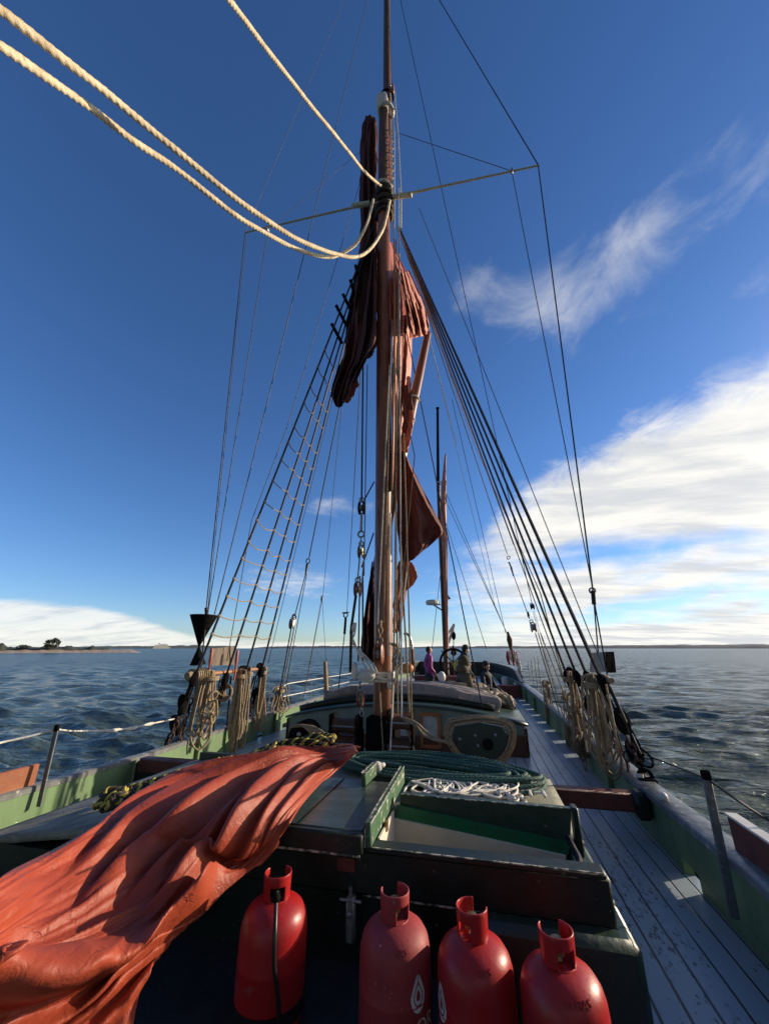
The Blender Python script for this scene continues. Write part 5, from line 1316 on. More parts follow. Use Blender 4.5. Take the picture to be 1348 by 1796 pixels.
hank('rope_hank', P(1036, 1188, X=2.66), 1.02, .24, 9, .0120, 8, 'large tan rope hank in the middle of the right pin rail, reaching below the bulwark', group=g, yax=(.8, .3, 0))
hank('rope_hank', P(990, 1215, X=2.86), .9, .16, 6, .010, 9, 'thin tan rope bunch left of the right pin rail', group=g, tangle=.8, yax=(.7, .5, 0))
hank('rope_hank', P(956, 1196, X=2.85), .75, .16, 6, .012, 10, 'small tan rope hank far along the right guard stanchions', group=g, tangle=.6, yax=(.7, .5, 0))
for (a, b, c, lb) in (((1022, 1190), (1022, 1262), (1030, 1320), 'dark rope bight hanging left of the large right hank'), ((1050, 1200), (1066, 1300), (1055, 1352), 'tan rope bight hanging right of the large right hank')):
    line('rope_bight', cm([P(*a, X=2.7), P(*b, X=2.68), P(*c, X=2.66), P(b[0] + 14, b[1] + 10, X=2.66), P(a[0] + 12, a[1], X=2.7)], 8), .011, M_rope, lb, 'rope')
# extra black tackle at the outer right corner
ot = thing('corner_tackle', 'black block and rope tackle shackled to the right bulwark rail corner', 'tackle', P(1133, 1360, X=2.95))
q1, q2 = P(1090, 1262, X=2.95), P(1112, 1318, X=2.95)
for qq in (q1, q2):
    w = MB(); w.ell(qq, (.085, .07, .14), 12, 8, (q2 - q1).to_track_quat('Z', 'Y').to_matrix()); w.build('block', M_black, ot)
w = MB()
for dx_ in (-3, 3): w.tube([P(1096 + dx_, 1268, X=2.95), P(1118 + dx_ * 1.4, 1308, X=2.95)], .009, 6)
w.tube(cm([P(1122, 1312, X=2.97), P(1138, 1325, X=2.98), P(1144, 1340, X=2.98), P(1138, 1346, X=2.97), P(1122, 1340, X=2.95)], 8), .010, 6)
w.tube([P(1116, 1328, X=2.95), P(1130, 1355, X=2.95)], .014, 6); w.build('fall', M_black, ot)
w = MB(); w.torus(P(1131, 1362, X=2.95), .06, .02, Matrix.Rotation(1.57, 3, 'X'), 12, 6); w.box(P(1134, 1370, X=2.95), (.16, .12, .05), bev=.01); w.build('shackle', M_black, ot)
w = MB(); w.chain(P(1062, 1245, X=2.9), P(1064, 1330, X=2.9), .09, .011); tag(w.build('loose_chain', M_rust), 'rusty chain hanging among the right shroud lanyards', 'chain')
w = MB(); w.chain(P(1098, 1318, X=2.9), P(1104, 1372, X=2.85), .10, .012); tag(w.build('loose_chain', M_rust), 'dark chain leading down to the right rail near the corner tackle', 'chain')
lt = thing('outer_tackle', 'black blocks and rusty chain at the outer left corner of the shrouds', 'tackle', P(287, 1308, X=-2.98))
for x, y in ((322, 1235), (308, 1272)):
    w = MB(); w.ell(P(x, y, X=-3.0), (.085, .07, .15), 12, 8, Matrix.Rotation(-.45, 3, 'Y')); w.build('block', M_black, lt)
w = MB(); w.tube([P(341, 1190, X=-2.9), P(322, 1235, X=-3.0)], .02, 6); w.tube([P(318, 1240, X=-3.0), P(309, 1268, X=-3.0)], .018, 6); w.chain(P(303, 1284, X=-3.0), P(290, 1308, X=-2.98), .11, .014); w.build('strop', M_black, lt)
w = MB(); w.chain(P(336, 1225, X=-2.95), P(312, 1308, X=-2.9), .11, .013); w.build('rusty_chain', M_rust, lt)
line('left_lanyard', [P(341, 1192, X=-2.9), P(345, 1215, X=-2.85), P(352, 1248, X=-2.85)], .016, M_rope, 'short tan rope under the lashed end of the left pin rail', 'rope')
w = MB(); w.tube([P(366, 1190, X=-2.8), P(352, 1300, X=-2.85)], .02, 8); tag(w.build('iron_rod', M_oxide), 'rusty red iron rod slanting down beside the outer left hank', 'rod')

for i, (a, b, x_, m, lb) in enumerate((((1004, 1196), (1042, 1302), 2.92, M_wire, 'black lanyard rope right of the inner right hank'), ((1012, 1200), (1050, 1306), 2.92, M_wire, 'second black lanyard rope right of the inner right hank'),
        ((1026, 1205), (1070, 1318), 2.93, M_wire, 'black rope crossing behind the large right hank'), ((1046, 1205), (1088, 1330), 2.94, M_wire, 'black rope right of the large right hank'),
        ((1056, 1200), (1100, 1345), 2.94, M_ropeblack, 'outer dark rope right of the large right hank'), ((1066, 1198), (1092, 1262), 2.95, M_wire, 'short black rope under the right light box'),
        ((1070, 1205), (1122, 1322), 2.96, M_wire, 'black fall outside the corner tackle'), ((985, 1205), (1010, 1288), 2.9, M_wire, 'black lanyard rope left of the inner right hank'))):
    line('lanyard_rope', [P(*a, X=x_ - .02), P(*b, X=x_)], .012, m, lb, 'rope')
for i, (a, b, x_, lb) in enumerate((((386, 1190), (374, 1290), -2.88, 'dark rope between the two outer left hanks'), ((405, 1186), (398, 1278), -2.88, 'dark rope left of the middle left hanks'), ((450, 1182), (432, 1262), -2.9, 'dark rope left of the inner left hank'), ((446, 1186), (420, 1270), -2.9, 'second dark rope left of the inner left hank'))):
    line('lanyard_rope', [P(*a, X=x_ + .02), P(*b, X=x_)], .016, M_wire, lb, 'rope')
block('pulley_block', P(452, 1225, X=-2.9), P(447, 1240, X=-2.9) - P(455, 1210, X=-2.9), .26, 'black block left of the inner left hank')
block('pulley_block', P(1033, 1236, X=2.9), P(1040, 1250, X=2.9) - P(1026, 1222, X=2.9), .26, 'black block just left of the large right hank')
# side light boards and day shape
w = MB(); q = [P(371, 1138, X=-2.95), P(413, 1133, X=-2.95), P(411, 1166, X=-2.95), P(370, 1168, X=-2.95)]
w.prism(q, (-.03, 0, 0)); tag(w.build('light_board', mat('brown weathered board', (.16, .12, .09), .7, (.10, .075, .055), 5, .3, 30, stretch=(1, 3, 1)), smooth=False), 'brown weathered sidelight board fixed outside the left shrouds', 'board')
lb_ = thing('light_box', 'grey and black square sidelight box on the right shrouds', 'light box', P(1058, 1160, X=3.1))
w = MB(); w.prism([P(1036, 1145, X=3.05), P(1064, 1143, X=3.12), P(1064, 1178, X=3.12), P(1034, 1180, X=3.05)], (0, .03, 0)); w.build('grey_side', M_galv, lb_, False)
w = MB(); w.prism([P(1063, 1143, X=3.1), P(1076, 1143, X=3.25), P(1080, 1180, X=3.28), P(1064, 1180, X=3.12)], (0, .05, 0)); w.build('black_side', M_black, lb_, False)
dsh = thing('day_shape', 'black canvas cone day shape hanging point down outside the left shrouds', 'day shape', P(350, 1105, X=-3.05))
tp = P(358, 1079, X=-3.05); bt = P(349, 1134, X=-3.05); rr = (P(383, 1079, X=-3.05) - P(334, 1079, X=-3.05)).length / 2
w = MB(); w.tube([bt, tp], [.012, rr * .62], 20); w.build('cone', M_black, dsh, ang=60)
w = MB(); w.tube([P(349, 1134, X=-3.05), P(347, 1165, X=-3.05)], [.012, .12], 16); w.build('lower_cone', M_black, dsh, ang=60)

# guard lines
line('guard_line', cm([P(-60, 1318, X=-3.0), P(0, 1303, X=-3.05), P(50, 1292, X=-2.95), P(98, 1279, X=-2.82)], 8), .010, M_ropewhite, 'white guard rope running left from the left stanchion', 'rope')
w = MB(); w.tube(cm([P(152, 1282, X=-3.06), P(190, 1281, X=-3.06), P(230, 1277, X=-3.05), P(262, 1270, X=-3.03), P(320, 1258, X=-3.0)], 8), .011, 6)
for x, y, r_ in ((200, 1281, .02), (232, 1277, .026), (262, 1270, .022)): w.ell(P(x, y, X=-3.05), (.03, .10, r_))
w.tube(cm([P(101, 1279, X=-2.82), P(125, 1282, X=-2.95), P(152, 1282, X=-3.06)], 6), .008, 6)
tag(w.build('guard_line', M_ropewhite), 'frayed white guard rope from the left stanchion to the black tackle', 'rope')
line('guard_line', cm([P(1060, 1300, X=3.0), P(1125, 1322, X=3.02), P(1178, 1342, X=2.95), P(1237, 1366, X=2.82), P(1290, 1402, X=2.86), P(1348, 1440, X=3.03), P(1440, 1500, X=3.03)], 8), .008, M_wire, 'dark guard wire over the right rail held by the leaning stanchion')
w = MB(); w.ell(P(1180, 1343, X=3.03), (.025, .04, .022)); tag(w.build('wire_knot', M_ropewhite), 'pale knot on the right guard wire', 'knot')
lr = thing('guard_rail', 'thin white two-wire guard rail along the left side abaft the shrouds', 'guard rail', P(520, 1220, X=-2.95))
for nm, pts in (('upper_wire', [(472, 1217), (505, 1199), (610, 1182), (625, 1178)]), ('lower_wire', [(495, 1222), (540, 1213), (612, 1196)])):
    w = MB(); w.tube([P(x, y, X=-2.95) for x, y in pts], .012, 6); w.build(nm, M_white, lr)
for x, y0, y1 in ((506, 1258, 1198), (545, 1242, 1190), (609, 1222, 1181)):
    w = MB(); w.tube([P(x, y0, X=-2.95), P(x, y1, X=-2.95)], .012, 6); w.build('post', M_galv, lr)
w = MB(); w.tube([P(570, 1160, X=-2.9), P(573, 1228, X=-2.9)], [.05, .07], 10); w.tube([P(570, 1158, X=-2.9), P(583, 1222, X=-2.9)], .012, 6); tag(w.build('furled_line', M_rope), 'tan rope bundle standing by the left guard rail near the mast', 'rope')
line('shroud_wire', [P(566, 1046, X=-2.95), P(527, 1252, X=-2.9)], .008, M_oxide, 'thin reddish wire down to the left rail forward of the rope bundle')
rs = thing('guard_posts', 'row of thin dark posts along the right side aft of the shrouds', 'guard rail', P(940, 1200, X=2.95))
for i, x in enumerate((929, 936, 943, 950)):
    y0 = [1190, 1196, 1202, 1210][i]; w = MB(); q = P(x, y0 + 6, X=2.95); w.tube([q, q + Vector((0, 0, .62 + .1 * i))], .012, 5); w.build('post', M_galv, rs)

# ================================================================== GAS BOTTLES
def embed_text(txt, size, m):
    cu = bpy.data.curves.new('lettering', 'FONT'); cu.body = txt; cu.size = size; cu.align_x = 'CENTER'; cu.align_y = 'CENTER'; cu.extrude = 0
    ob = bpy.data.objects.new('lettering', cu); COL.objects.link(ob); dg = bpy.context.evaluated_depsgraph_get(); me = bpy.data.meshes.new_from_object(ob.evaluated_get(dg))
    vs = [Vector(v.co) for v in me.vertices]; fs = [tuple(p.vertices) for p in me.polygons]; bpy.data.objects.remove(ob); bpy.data.meshes.remove(me)
    return vs, fs


RB = .158


def wrap(vs, ang, z, c, r=RB + .0012):
    out = []
    for v in vs:
        t = ang + v.x / RB; out.append(Vector((c[0] + r * math.cos(t), c[1] + r * math.sin(t), c[2] + z + v.y)))
    return out


def flame_ring(scale):
    """white drop with an inner ring and an open top, as flat polygons"""
    def shape(s, k=40):
        o = []
        for i in range(k):
            t = 2 * math.pi * i / k - math.pi / 2; x = math.cos(t); y = math.sin(t)
            if y > 0: x *= (1 - .55 * y); y *= 1.35
            o.append(Vector((x * s * .72, y * s, 0)))
        return o
    V, Fc = [], []
    for s0, s1 in ((1.0, .66), (.54, .30)):
        a, b = shape(s0 * scale), shape(s1 * scale); o = len(V); k = len(a); V += a + b
        for i in range(k):
            j = (i + 1) % k
            if 18 < i < 21: continue
            Fc.append((o + i, o + j, o + k + j, o + k + i))
    return V, Fc


M_mark = mat('white printed mark', (.72, .70, .66), .5, spots=(.4, .05, .05), sscale=60, spot_thr=(.66, .72))


def bottle(loc, rot, m, label, marks=(), g='red gas bottles standing in a row', win=(0.0,), lean=0.0):
    loc = Vector(loc); t = thing('gas_bottle', label, 'gas bottle', loc, g)
    b = MB(); b.lathe([(.10, .0), (.125, .0), (.125, .035), (.13, .04), (.15, .055), (.157, .08), (RB, .11), (RB + .001, .268), (RB + .002, .272), (RB + .001, .276), (RB, .36), (.155, .40), (.146, .432), (.128, .458), (.10, .477), (.07, .488), (.045, .492), (.0, .494)], loc, 48); b.build('body', m, t, ang=60)
    # valve guard: a rolled collar with cut-outs
    n, kz = 60, 9; r0 = .060; w = MB(); idx = {}
    for i in range(n):
        for k in range(kz):
            a = 2 * math.pi * i / n + rot; z = .478 + .112 * k / (kz - 1); rr = r0 + .004 * (k / (kz - 1)) - .006 * (k == 0)
            p = loc + Vector((rr * math.cos(a), rr * math.sin(a), z)); idx[i, k] = len(w.v); w.v.append(tuple(p))
    for i in range(n):
        d = (i / n * 360 + 180) % 360 - 180                                # angle from the guard's front
        for k in range(kz - 1):
            hole = any(abs((d - h + 180) % 360 - 180) < 34 and 1 <= k <= 4 for h in win)
            gap = abs(abs(d) - 180) < 38 and k >= 3
            if hole or gap: continue
            w.f.append((idx[i, k], idx[(i + 1) % n, k], idx[(i + 1) % n, k + 1], idx[i, k + 1]))
    o = w.build('valve_guard', m, t, ang=60); s_ = o.modifiers.new('s', 'SOLIDIFY'); s_.thickness = .007; s_.offset = 0
    bv = o.modifiers.new('b', 'BEVEL'); bv.width = .0028; bv.segments = 2; bv.limit_method = 'ANGLE'
    v = MB(); v.lathe([(.018, .49), (.02, .5), (.014, .51), (.014, .54), (.022, .545), (.022, .56), (.0, .562)], loc, 14); v.tube([loc + Vector((0, 0, .53)), loc + Vector((.035 * math.cos(rot), .035 * math.sin(rot), .53))], .013, 10); v.build('valve', M_brass, t)
    for kind, ang, z, sz in marks:
        if kind == 'flame': V_, F_ = flame_ring(sz)
        elif kind == 'diamond':
            V_, F_ = [], []
            for s0, s1 in ((1, .86), (.76, .68)):
                o_ = len(V_); V_ += [Vector((x * sz * s0, y * sz * s0, 0)) for x, y in ((0, -1), (1, 0), (0, 1), (-1, 0))] + [Vector((x * sz * s1, y * sz * s1, 0)) for x, y in ((0, -1), (1, 0), (0, 1), (-1, 0))]
                F_ += [(o_ + i, o_ + (i + 1) % 4, o_ + 4 + (i + 1) % 4, o_ + 4 + i) for i in range(4)]
            o_ = len(V_); V_ += [Vector((x * sz, y * sz, 0)) for x, y in ((-.12, -.02), (.12, -.02), (.16, .12), (.05, .30), (.02, .42), (-.10, .22), (-.15, .1))]; F_.append(tuple(range(o_, o_ + 7)))
            o_ = len(V_); V_ += [Vector((x * sz, y * sz, 0)) for x, y in ((-.2, -.12), (.2, -.12), (.2, -.07), (-.2, -.07))]; F_.append(tuple(range(o_, o_ + 4)))
        else: V_, F_ = embed_text(kind, sz, M_mark)
        mk = MB()
        if z > .4:                                                     # raised letters on the shoulder
            pr_r = [.158, .155, .146, .128, .10, .07]; pr_z = [.36, .40, .432, .458, .477, .488]; arc = np.concatenate(([0], np.cumsum(np.hypot(np.diff(pr_r), np.diff(pr_z)))))
            vv = []
            for q in V_:
                s0 = float(np.interp(z, pr_z, arc)) + q.y; r_ = float(np.interp(s0, arc, pr_r)); z_ = float(np.interp(s0, arc, pr_z)); tt_ = ang + q.x / r_
                vv.append(loc + Vector(((r_ + .0015) * math.cos(tt_), (r_ + .0015) * math.sin(tt_), z_ + .0015)))
            mk.add(vv, F_); oo = mk.build('raised_lettering', m, t, False); ss = oo.modifiers.new('s', 'SOLIDIFY'); ss.thickness = .004; ss.offset = 0
        else:
            mk.add(wrap(V_, ang, z, loc), F_); mk.build('printed_lettering' if kind not in ('flame', 'diamond') else ('flame_mark' if kind == 'flame' else 'hazard_diamond'), M_mark, t, False)
    return t


tops = [(488, 1530), (692, 1562), (826, 1590), (973, 1630)]
bp_ = [P(x, y, Z=.585) for x, y in tops]
bl_ = [Vector((q.x, q.y, .0)) for q in bp_]


def face(bl, deg):                                                  # direction from a bottle towards the viewer, turned by deg
    return math.atan2(-bl.y, CAM.x - bl.x) + R(deg)


g1 = bottle(bl_[0], face(bl_[0], 0), M_redbottle, 'leftmost glossy red gas bottle with a black hose on its valve', win=(0,))
g2 = bottle(bl_[1], face(bl_[1], 25), M_redfaded, 'dusty faded red gas bottle, second from left, with white flame mark', [('flame', face(bl_[1], 36), .305, .050), ('CALOR', face(bl_[1], 24), .205, .075), ('GAS', face(bl_[1], 10), .44, .03)], win=(10,))
g3 = bottle(bl_[2], face(bl_[2], -50), M_redbottle, 'glossy red gas bottle, third from left, with white hazard diamond', [('flame', face(bl_[2], -62), .305, .050), ('CALOR', face(bl_[2], -66), .208, .075), ('diamond', face(bl_[2], 20), .268, .042), ('GAS', face(bl_[2], 14), .445, .034)], win=(5,))
g4 = bottle(bl_[3], face(bl_[3], 22), M_redbottle, 'rightmost red gas bottle with sunlit right shoulder beside the deck planks', [('N GAS', face(bl_[3], 22), .445, .034)], win=(8,))
w = MB(); q = bl_[0]; f_ = Vector((CAM.x - q.x, -q.y, 0)).normalized(); s_ = Vector((-f_.y, f_.x, 0)) * -1
rg_ = thing('gas_hose', 'black rubber gas hose hanging from the valve of the leftmost bottle', 'hose', q + f_ * .06 + Vector((0, 0, .53)))
w.tube(cm([q + f_ * .06 + Vector((0, 0, .535)), q + f_ * .10 + Vector((0, 0, .51)), q + f_ * .165 + Vector((0, 0, .44)) + s_ * -.005, q + f_ * .185 + Vector((0, 0, .34)) - s_ * .012, q + f_ * .19 + Vector((0, 0, .22)) - s_ * .04, q + f_ * .185 + Vector((0, 0, .1)) - s_ * .06, q + f_ * .21 + Vector((0, 0, .01)) - s_ * .12], 8), .0095, 10); w.build('hose', M_rubber, rg_)
w = MB(); w.lathe([(0, .505), (.03, .505), (.034, .52), (.034, .55), (.02, .57), (0, .572)], q + f_ * .025, 14); w.ell(q + f_ * .09 + Vector((0, 0, .525)), (.02, .02, .02)); w.build('regulator', M_black, rg_)
w = MB(); w.lathe([(RB + .004, .10), (RB + .008, .10), (RB + .008, .15), (RB + .004, .15)], q, 40); tag(w.build('securing_strap', M_rubber), 'black strap round the base of the leftmost gas bottle', 'strap')
# gear on the shaded wall between the bottles
wg = thing('wall_fitting', 'grey steel latch bracket on the dark wall between the first two bottles', 'bracket', (.62, 2.56, .25))
w = MB(); w.box((.64, 2.575, .28), (.05, .05, .20), bev=.012); w.build('plate', M_galv, wg)
w = MB(); w.tube([(.58, 2.56, .36), (.70, 2.56, .36)], .008, 6); w.tube([(.64, 2.56, .36), (.64, 2.56, .42)], .010, 6); w.ell((.64, 2.54, .31), (.016, .012, .016)); w.build('bolt', M_galv, wg)
MB_ = MB(); MB_.box((.60, 2.593, .50), (.10, .008, .06)); tag(MB_.build('warning_label', M_oxide), 'small dull red label on the dark wall above the latch', 'label')

# ================================================================== AFTER PART OF THE BARGE
ZY = 19.0
mz = thing('mizzen_mast', 'slender dark mizzen mast near the stern with a furled red sail', 'mast', P(783, 1200, Y=ZY))
w = MB(); a, b = P(784, 1205, Y=ZY), P(768, 850, Y=ZY); w.tube([a, a.lerp(b, .5), b], [.12, .11, .09], 12); w.build('pole', M_darkwood, mz)
w = MB(); a, b = P(768, 860, Y=ZY - .1), P(767, 716, Y=ZY - .1); w.tube([a, b], [.085, .07], 10); w.ell(b, (.11, .11, .06)); w.build('topmast', M_black, mz)
bundle_px('furled_sail', M_sailpale, mz, [(781, 796, 1.0), (779, 830, 2.6), (778, 850, 4), (777, 880, 4.6), (778, 930, 4.4), (780, 980, 4), (781, 1030, 3), (783, 1080, 2.6), (784, 1140, 3)], ZY - .15, 5, 51, .3, .6, 24)
w = MB(); w.prism([P(783, 1040, Y=ZY), P(790, 1050, Y=ZY), P(783, 1053, Y=ZY)], (0, .03, 0)); w.build('flag_corner', M_saildark, mz, False)
w = MB(); w.torus(P(771, 847, Y=ZY - .1), .17, .03, n=14); w.build('band', M_ropewhite, mz)
rd = thing('radar_dome', 'flat white radar dome on a bracket left of the mizzen mast', 'radar', P(758, 1058, Y=ZY - .3))
w = MB(); w.lathe([(.0, -.10), (.26, -.10), (.32, -.06), (.32, .03), (.29, .10), (.15, .13), (0, .135)], P(758, 1057, Y=ZY - .3), 24); w.build('dome', M_white, rd)
w = MB(); w.tube([P(760, 1061, Y=ZY - .3), P(779, 1073, Y=ZY)], .035, 6); w.tube([P(768, 1060, Y=ZY - .3), P(779, 1062, Y=ZY)], .03, 6); w.build('bracket', M_galv, rd)
for a, b, lb in (((777, 960), (757, 1140), 'faint thin line left of the mizzen mast'), ((773, 860), (895, 1125), 'upper thin wire from the mizzen to the red and white bundle'), ((780, 860), (893, 1122), 'lower thin wire from the mizzen to the red and white bundle'), ((776, 900), (853, 1140), 'thin wire from the mizzen down to the right quarter')):
    line('mizzen_wire', [P(*a, Y=ZY), P(*b, Y=ZY - 1.5)], .014, M_greywire, lb)
line('mizzen_wire', [P(792, 700, Y=12), P(886, 1110, Y=15)], .010, M_greywire, 'thin grey line passing right of the mizzen topmast')
en = thing('furled_ensign', 'red and white cloth bundle hanging on the rigging near the right quarter', 'flag', P(898, 1150, Y=15))
M_flagred = mat('red flag cloth', (.42, .035, .03), .8)
for k_, (xx, yy0, yy1, m_) in enumerate(((889, 1142, 1166, M_flagred), (893, 1140, 1160, M_ropewhite), (897, 1139, 1168, M_flagred), (901, 1140, 1162, M_ropewhite), (904, 1143, 1170, M_flagred), (909, 1156, 1178, M_ropewhite))):
    bundle_px('red_cloth' if m_ is M_flagred else 'white_cloth', m_, en, [(xx, yy0, 1.2), (xx + 1, (yy0 + yy1) / 2, 2.6), (xx + 4, yy1, 1.2)], 15.0 - .05 * (k_ % 2), 4, 53 + k_, .35, .8, 16)
w = MB(); w.tube([P(890, 1108, Y=15), P(893, 1122, Y=15), P(896, 1140, Y=15)], [.03, .10, .05], 8); w.tube([P(908, 1172, Y=15), P(916, 1190, Y=15)], .03, 6); w.build('toggle', M_darkwood, en)
dv_ = thing('davit', 'curved grey davit pipe near the stern, left of the purple jacket', 'davit', P(723, 1190, Y=17))
w = MB(); w.tube(cm([P(708, 1112, Y=17), P(714, 1112, Y=17), P(720, 1122, Y=17), P(723, 1145, Y=17), P(724, 1190, Y=17)], 8), .05, 8); w.build('pipe', M_galv, dv_)
w = MB(); w.box(P(722, 1158, Y=17), (.22, .2, .9), bev=.05); w.build('winch_housing', M_darkwood, dv_)
w = MB(); w.ell(P(714, 1172, Y=16.5), (.26, .2, .2), 10, 7); tag(w.build('orange_buoy', mat('faded orange plastic', (.62, .19, .05), .5)), 'faded orange float on the deck right of the main mast', 'float')
cr = thing('crane_arm', 'small pale crane arm with hanging block beside the mizzen mast', 'crane', P(790, 1130, Y=20))
w = MB(); w.bar(P(786, 1128, Y=20), P(796, 1095, Y=20), .12, .12); w.bar(P(785, 1112, Y=20), P(796, 1094, Y=20), .08, .08); w.build('arm', M_white, cr)
w = MB(); w.tube([P(795, 1096, Y=20), P(795, 1112, Y=20)], .025, 5); w.ell(P(795, 1115, Y=20), (.11, .1, .2)); w.ell(P(795, 1145, Y=20), (.14, .1, .14)); w.tube([P(795, 1116, Y=20), P(795, 1145, Y=20)], .02, 5); w.build('hanging_block', M_black, cr)
wh = thing('steering_wheel', 'spoked ship wheel behind the hooded man near the mizzen mast', 'wheel', P(795, 1160, Y=17.8))
c = P(795, 1163, Y=17.8)
w = MB(); w.torus(c, .56, .05, Matrix.Rotation(math.pi / 2, 3, 'X'), 28, 8); w.build('rim', M_black, wh)
for k in range(8):
    a = k * math.pi / 4; dv3 = Vector((math.cos(a), 0, math.sin(a))); w = MB(); w.tube([c + dv3 * .08, c + dv3 * .70], .03, 6); w.build('spoke', M_brown, wh)
w = MB(); w.ell(c, (.12, .1, .12)); w.build('hub', M_brass, wh)
w = MB(); w.ell(P(802, 1168, Y=17.4), (.18, .15, .22)); tag(w.build('yellow_bag', mat('dull yellow cloth', (.5, .42, .08), .7)), 'small yellow bundle in front of the steering wheel', 'bundle')
w = MB(); w.ell(P(774, 1187, Y=16.5), (.16, .15, .2)); tag(w.build('white_fender', M_white), 'small white round fender left of the mizzen foot', 'fender')
w = MB(); q = P(886, 1202, Y=17); w.lathe([(.12, -.3), (.14, -.28), (.14, .22), (.11, .3), (0, .3)], q, 14); tag(w.build('white_canister', M_white), 'white canister against the dark right quarter bulwark', 'canister')
w = MB(); q = P(905, 1206, Y=16.5); w.lathe([(.08, -.2), (.09, -.18), (.09, .16), (.0, .2)], q, 12); tag(w.build('white_canister', M_ropewhite), 'smaller pale canister right of the white canister', 'canister')
MB0 = MB(); MB0.box(P(780, 1197, Y=17), (2.4, .6, .5), bev=.04); tag(MB0.build('cabin_skylight', M_oxide), 'low red-brown deck box at the foot of the mizzen mast', 'deck box')


# ================================================================== PEOPLE
def skin(name, joints, edges, m, parent, sub=2, flat=1.0):
    """a continuous body grown on a joint skeleton; the first joint is the root"""
    me = bpy.data.meshes.new(name); off = Vector(parent['_o']); me.from_pydata([tuple(Vector(j[0]) - off) for j in joints], edges, []); me.update()
    o = bpy.data.objects.new(name, me); COL.objects.link(o); o.parent = parent; o['_o'] = list(off)
    s_ = o.modifiers.new('skin', 'SKIN'); s_.use_smooth_shade = True
    if not me.skin_vertices: bpy.context.view_layer.update()
    for v, j in zip(me.skin_vertices[0].data, joints):
        r = j[1]; v.radius = r if isinstance(r, tuple) else (r, r)
    me.skin_vertices[0].data[0].use_root = True
    ss = o.modifiers.new('sub', 'SUBSURF'); ss.levels = sub; ss.render_levels = sub; me.materials.append(m)
    return o


def hand(c, d, side, m, parent):
    c = Vector(c); d = Vector(d).normalized(); s = d.cross(Vector((0, 0, 1))).normalized() * side; dn = Vector((0, 0, -1))
    J = [(c, (.030, .016)), (c + d * .04, (.036, .015)), (c + d * .085, (.036, .013))]; E = [(0, 1), (1, 2)]
    for i, (o_, l) in enumerate(((-.027, .062), (-.009, .074), (.009, .07), (.027, .054))):
        k = len(J); J += [(c + d * .09 + s * o_, .0095), (c + d * (.09 + l * .5) + s * o_ * 1.1 + dn * .012, .0088), (c + d * (.09 + l * .85) + s * o_ * 1.1 + dn * .035, .0078)]; E += [(2, k), (k, k + 1), (k + 1, k + 2)]
    k = len(J); J += [(c + d * .03 + s * -.04, .011), (c + d * .065 + s * -.058 + dn * .008, .009)]; E += [(1, k), (k, k + 1)]
    return skin('hand', J, E, m, parent, 1)


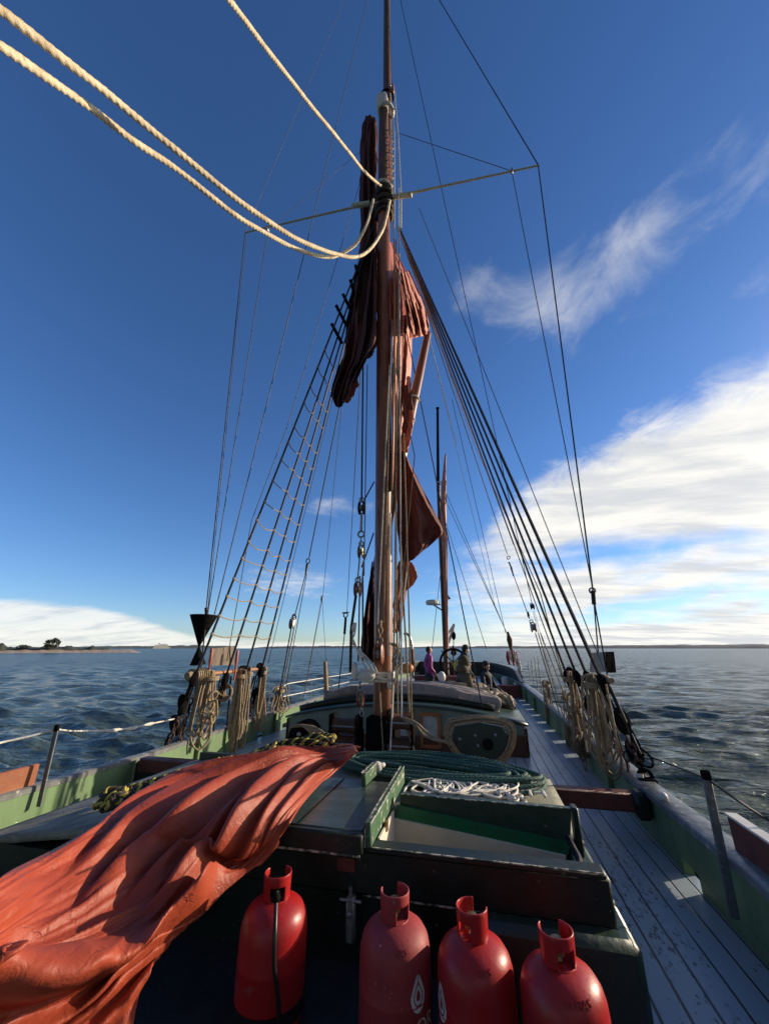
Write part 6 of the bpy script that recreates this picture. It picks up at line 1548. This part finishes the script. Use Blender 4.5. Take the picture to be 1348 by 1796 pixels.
def person(label, pelvis, yaw, pose, jacket, trousers, hairm, hat=None, hood=False, scale=1.0, headturn=0.0, bulk=1.0):
    pelvis = Vector(pelvis); t = thing('person', label, 'person', pelvis); Q = Matrix.Rotation(yaw, 3, 'Z')

    def W_(x, y, z): return pelvis + (Q @ Vector((x, y, z))) * scale          # x right, y forward, z up
    S = scale
    sp_ = .0 if pose != 'lean' else .08
    sh = .22
    J = [(W_(0, 0, 0), (.155 * S, .125 * S)), (W_(0, sp_ * .3, .2), (.15 * S, .115 * S)), (W_(0, sp_ * .7, .38), (.165 * S, .12 * S)), (W_(0, sp_, .50), (.10 * S, .085 * S)), (W_(0, sp_, .57), .062 * S)]
    E = [(0, 1), (1, 2), (2, 3), (3, 4)]
    arms = {}
    for s in (-1, 1):
        k = len(J)
        if pose == 'sit' or pose == 'lean': el, wr = W_(s * .27, .10 + sp_, .18), W_(s * .12, .34, .12)
        elif pose == 'pocket': el, wr = W_(s * .30, -.06, .20), W_(s * .24, .12, .02)
        else: el, wr = W_(s * .29, -.03, .20), W_(s * .28, .10, -.04)
        J += [(W_(s * sh, sp_, .46), .075 * S), (el, .056 * S), (wr, .043 * S)]; E += [(3, k), (k, k + 1), (k + 1, k + 2)]; arms[s] = (el, wr)
    for s in (-1, 1):
        k = len(J)
        if pose in ('sit', 'lean'): kn, an = W_(s * .11, .42, -.02), W_(s * .12, .46, -.42)
        else: kn, an = W_(s * .10, .03, -.44), W_(s * .11, -.02, -.84)
        J += [(W_(s * .09, .02, -.06), .095 * S), (kn, .066 * S), (an, .05 * S), (an + Q @ Vector((0, .13, -.05)) * S, .042 * S)]; E += [(0, k), (k, k + 1), (k + 1, k + 2), (k + 2, k + 3)]
    nj = len(J)
    # head joins the same surface
    hz = .70; Hq = Q @ Matrix.Rotation(headturn, 3, 'Z')
    hc = W_(0, sp_ + .015, hz)
    k = len(J); J += [(hc + Vector((0, 0, -.03)) * S, (.078 * S, .088 * S)), (hc + Vector((0, 0, .045)) * S, (.078 * S, .092 * S)), (hc + Vector((0, 0, .095)) * S, (.05 * S, .06 * S))]; E += [(4, k), (k, k + 1), (k + 1, k + 2)]
    J = [(p_, tuple(c_ * bulk for c_ in r_) if isinstance(r_, tuple) and i_ < 4 else (r_ * bulk if 5 <= i_ < 11 else r_)) for i_, (p_, r_) in enumerate(J)]
    skin('body', J, E, jacket, t)

    def hp(x, y, z): return hc + (Hq @ Vector((x, y, z))) * S
    f = MB(); f.ell(hp(0, .022, .0), (.074 * S, .082 * S, .108 * S), 16, 12, Hq); f.ell(hp(0, .108, -.012), (.013 * S, .02 * S, .024 * S), 8, 6, Hq)
    for s in (-1, 1): f.ell(hp(s * .078, 0, -.005), (.012 * S, .02 * S, .03 * S), 8, 6, Hq)
    fo = f.build('face', M_skin, t)
    e = MB()
    for s in (-1, 1): e.ell(hp(s * .03, .098, .012), (.012 * S, .007 * S, .007 * S), 8, 6, Hq)
    e.build('eyes', M_black, fo)
    e = MB(); e.ell(hp(0, .098, -.052), (.024 * S, .008 * S, .007 * S), 8, 6, Hq); e.build('mouth', mat('lips', (.35, .12, .10), .5), fo)
    hb_ = MB(); hb_.ell(hp(0, -.012, .03), (.090 * S * bulk, .095 * S * bulk, .105 * S * bulk), 14, 10, Hq)
    if hood: hb_.ell(hp(0, -.05, -.09), (.13 * S * bulk, .10 * S * bulk, .08 * S * bulk), 14, 8, Hq)
    hb_.build('hair' if not hood else 'hood', hairm, t)
    if hat:
        w = MB(); w.lathe([(.097 * S, .035 * S), (.10 * S, .05 * S), (.098 * S, .09 * S), (.08 * S, .13 * S), (.04 * S, .155 * S), (.0, .16 * S)], hp(0, .005, 0), 18); w.build('hat', hat, t)
    # trousers over the legs
    L = MB()
    for s in (-1, 1):
        i = nj - 8 + (0 if s < 0 else 4); pts = [J[i][0], J[i][0].lerp(J[i + 1][0], .5), J[i + 1][0], J[i + 1][0].lerp(J[i + 2][0], .5), J[i + 2][0]]
        L.tube(pts, [.118 * S, .102 * S, .088 * S, .08 * S, .072 * S], 14)
    L.ell(J[0][0] + Vector((0, 0, -.03)), (.175 * S, .145 * S, .13 * S), 14, 8, Q); L.build('trousers', trousers, t)
    bt = MB()
    for s in (-1, 1):
        i = nj - 8 + (0 if s < 0 else 4); bt.ell(J[i + 3][0] + Q @ Vector((0, -.06, .0)) * S, (.058 * S, .14 * S, .055 * S), 12, 8, Q)
    bt.build('boots', M_black, t)
    for s in (-1, 1):
        el, wr = arms[s]; hand(wr, wr - el, s, M_skin, t)
    return t


M_magenta = mat('magenta quilted jacket', (.34, .045, .22), .6, (.26, .03, .17), 8, .3, 30)
M_navy = mat('dark navy cloth', (.018, .022, .035), .8, (.03, .034, .045), 6)
M_olive = mat('olive brown coat', (.085, .075, .045), .85, (.055, .05, .032), 6, .4, 40)
M_hair = mat('dark hair', (.02, .013, .010), .6)
M_knit = mat('dark knitted wool', (.03, .03, .035), .95, (.05, .05, .055), 30, .5, 120)
p1 = P(752, 1170, Y=13.5); person('person standing in a magenta jacket and dark trousers near the stern', (p1.x, 13.5, .88), R(-65), 'pocket', M_magenta, M_navy, M_hair, None, scale=1.0)
p2 = P(812, 1166, Y=9.0); person('person in a bulky olive brown hooded coat sitting behind the hatch canvas', (p2.x, 9.35, .54), R(-80), 'sit', M_olive, M_olive, M_olive, None, True, 1.12, 0, 1.3)
p3 = P(815, 1150, Y=12.0); person('person in a dark navy jacket with pointed hood standing behind the olive coat', (p3.x, 12.2, .90), R(-70), 'pocket', M_navy, M_navy, M_navy, M_navy, True, 1.0)
p4 = P(853, 1200, Y=11.5); person('person in a black woolly hat and dark jacket sitting by the pale canvas folds', (p4.x, 11.6, .48), R(-120), 'sit', M_navy, M_navy, M_hair, M_knit, scale=1.0)
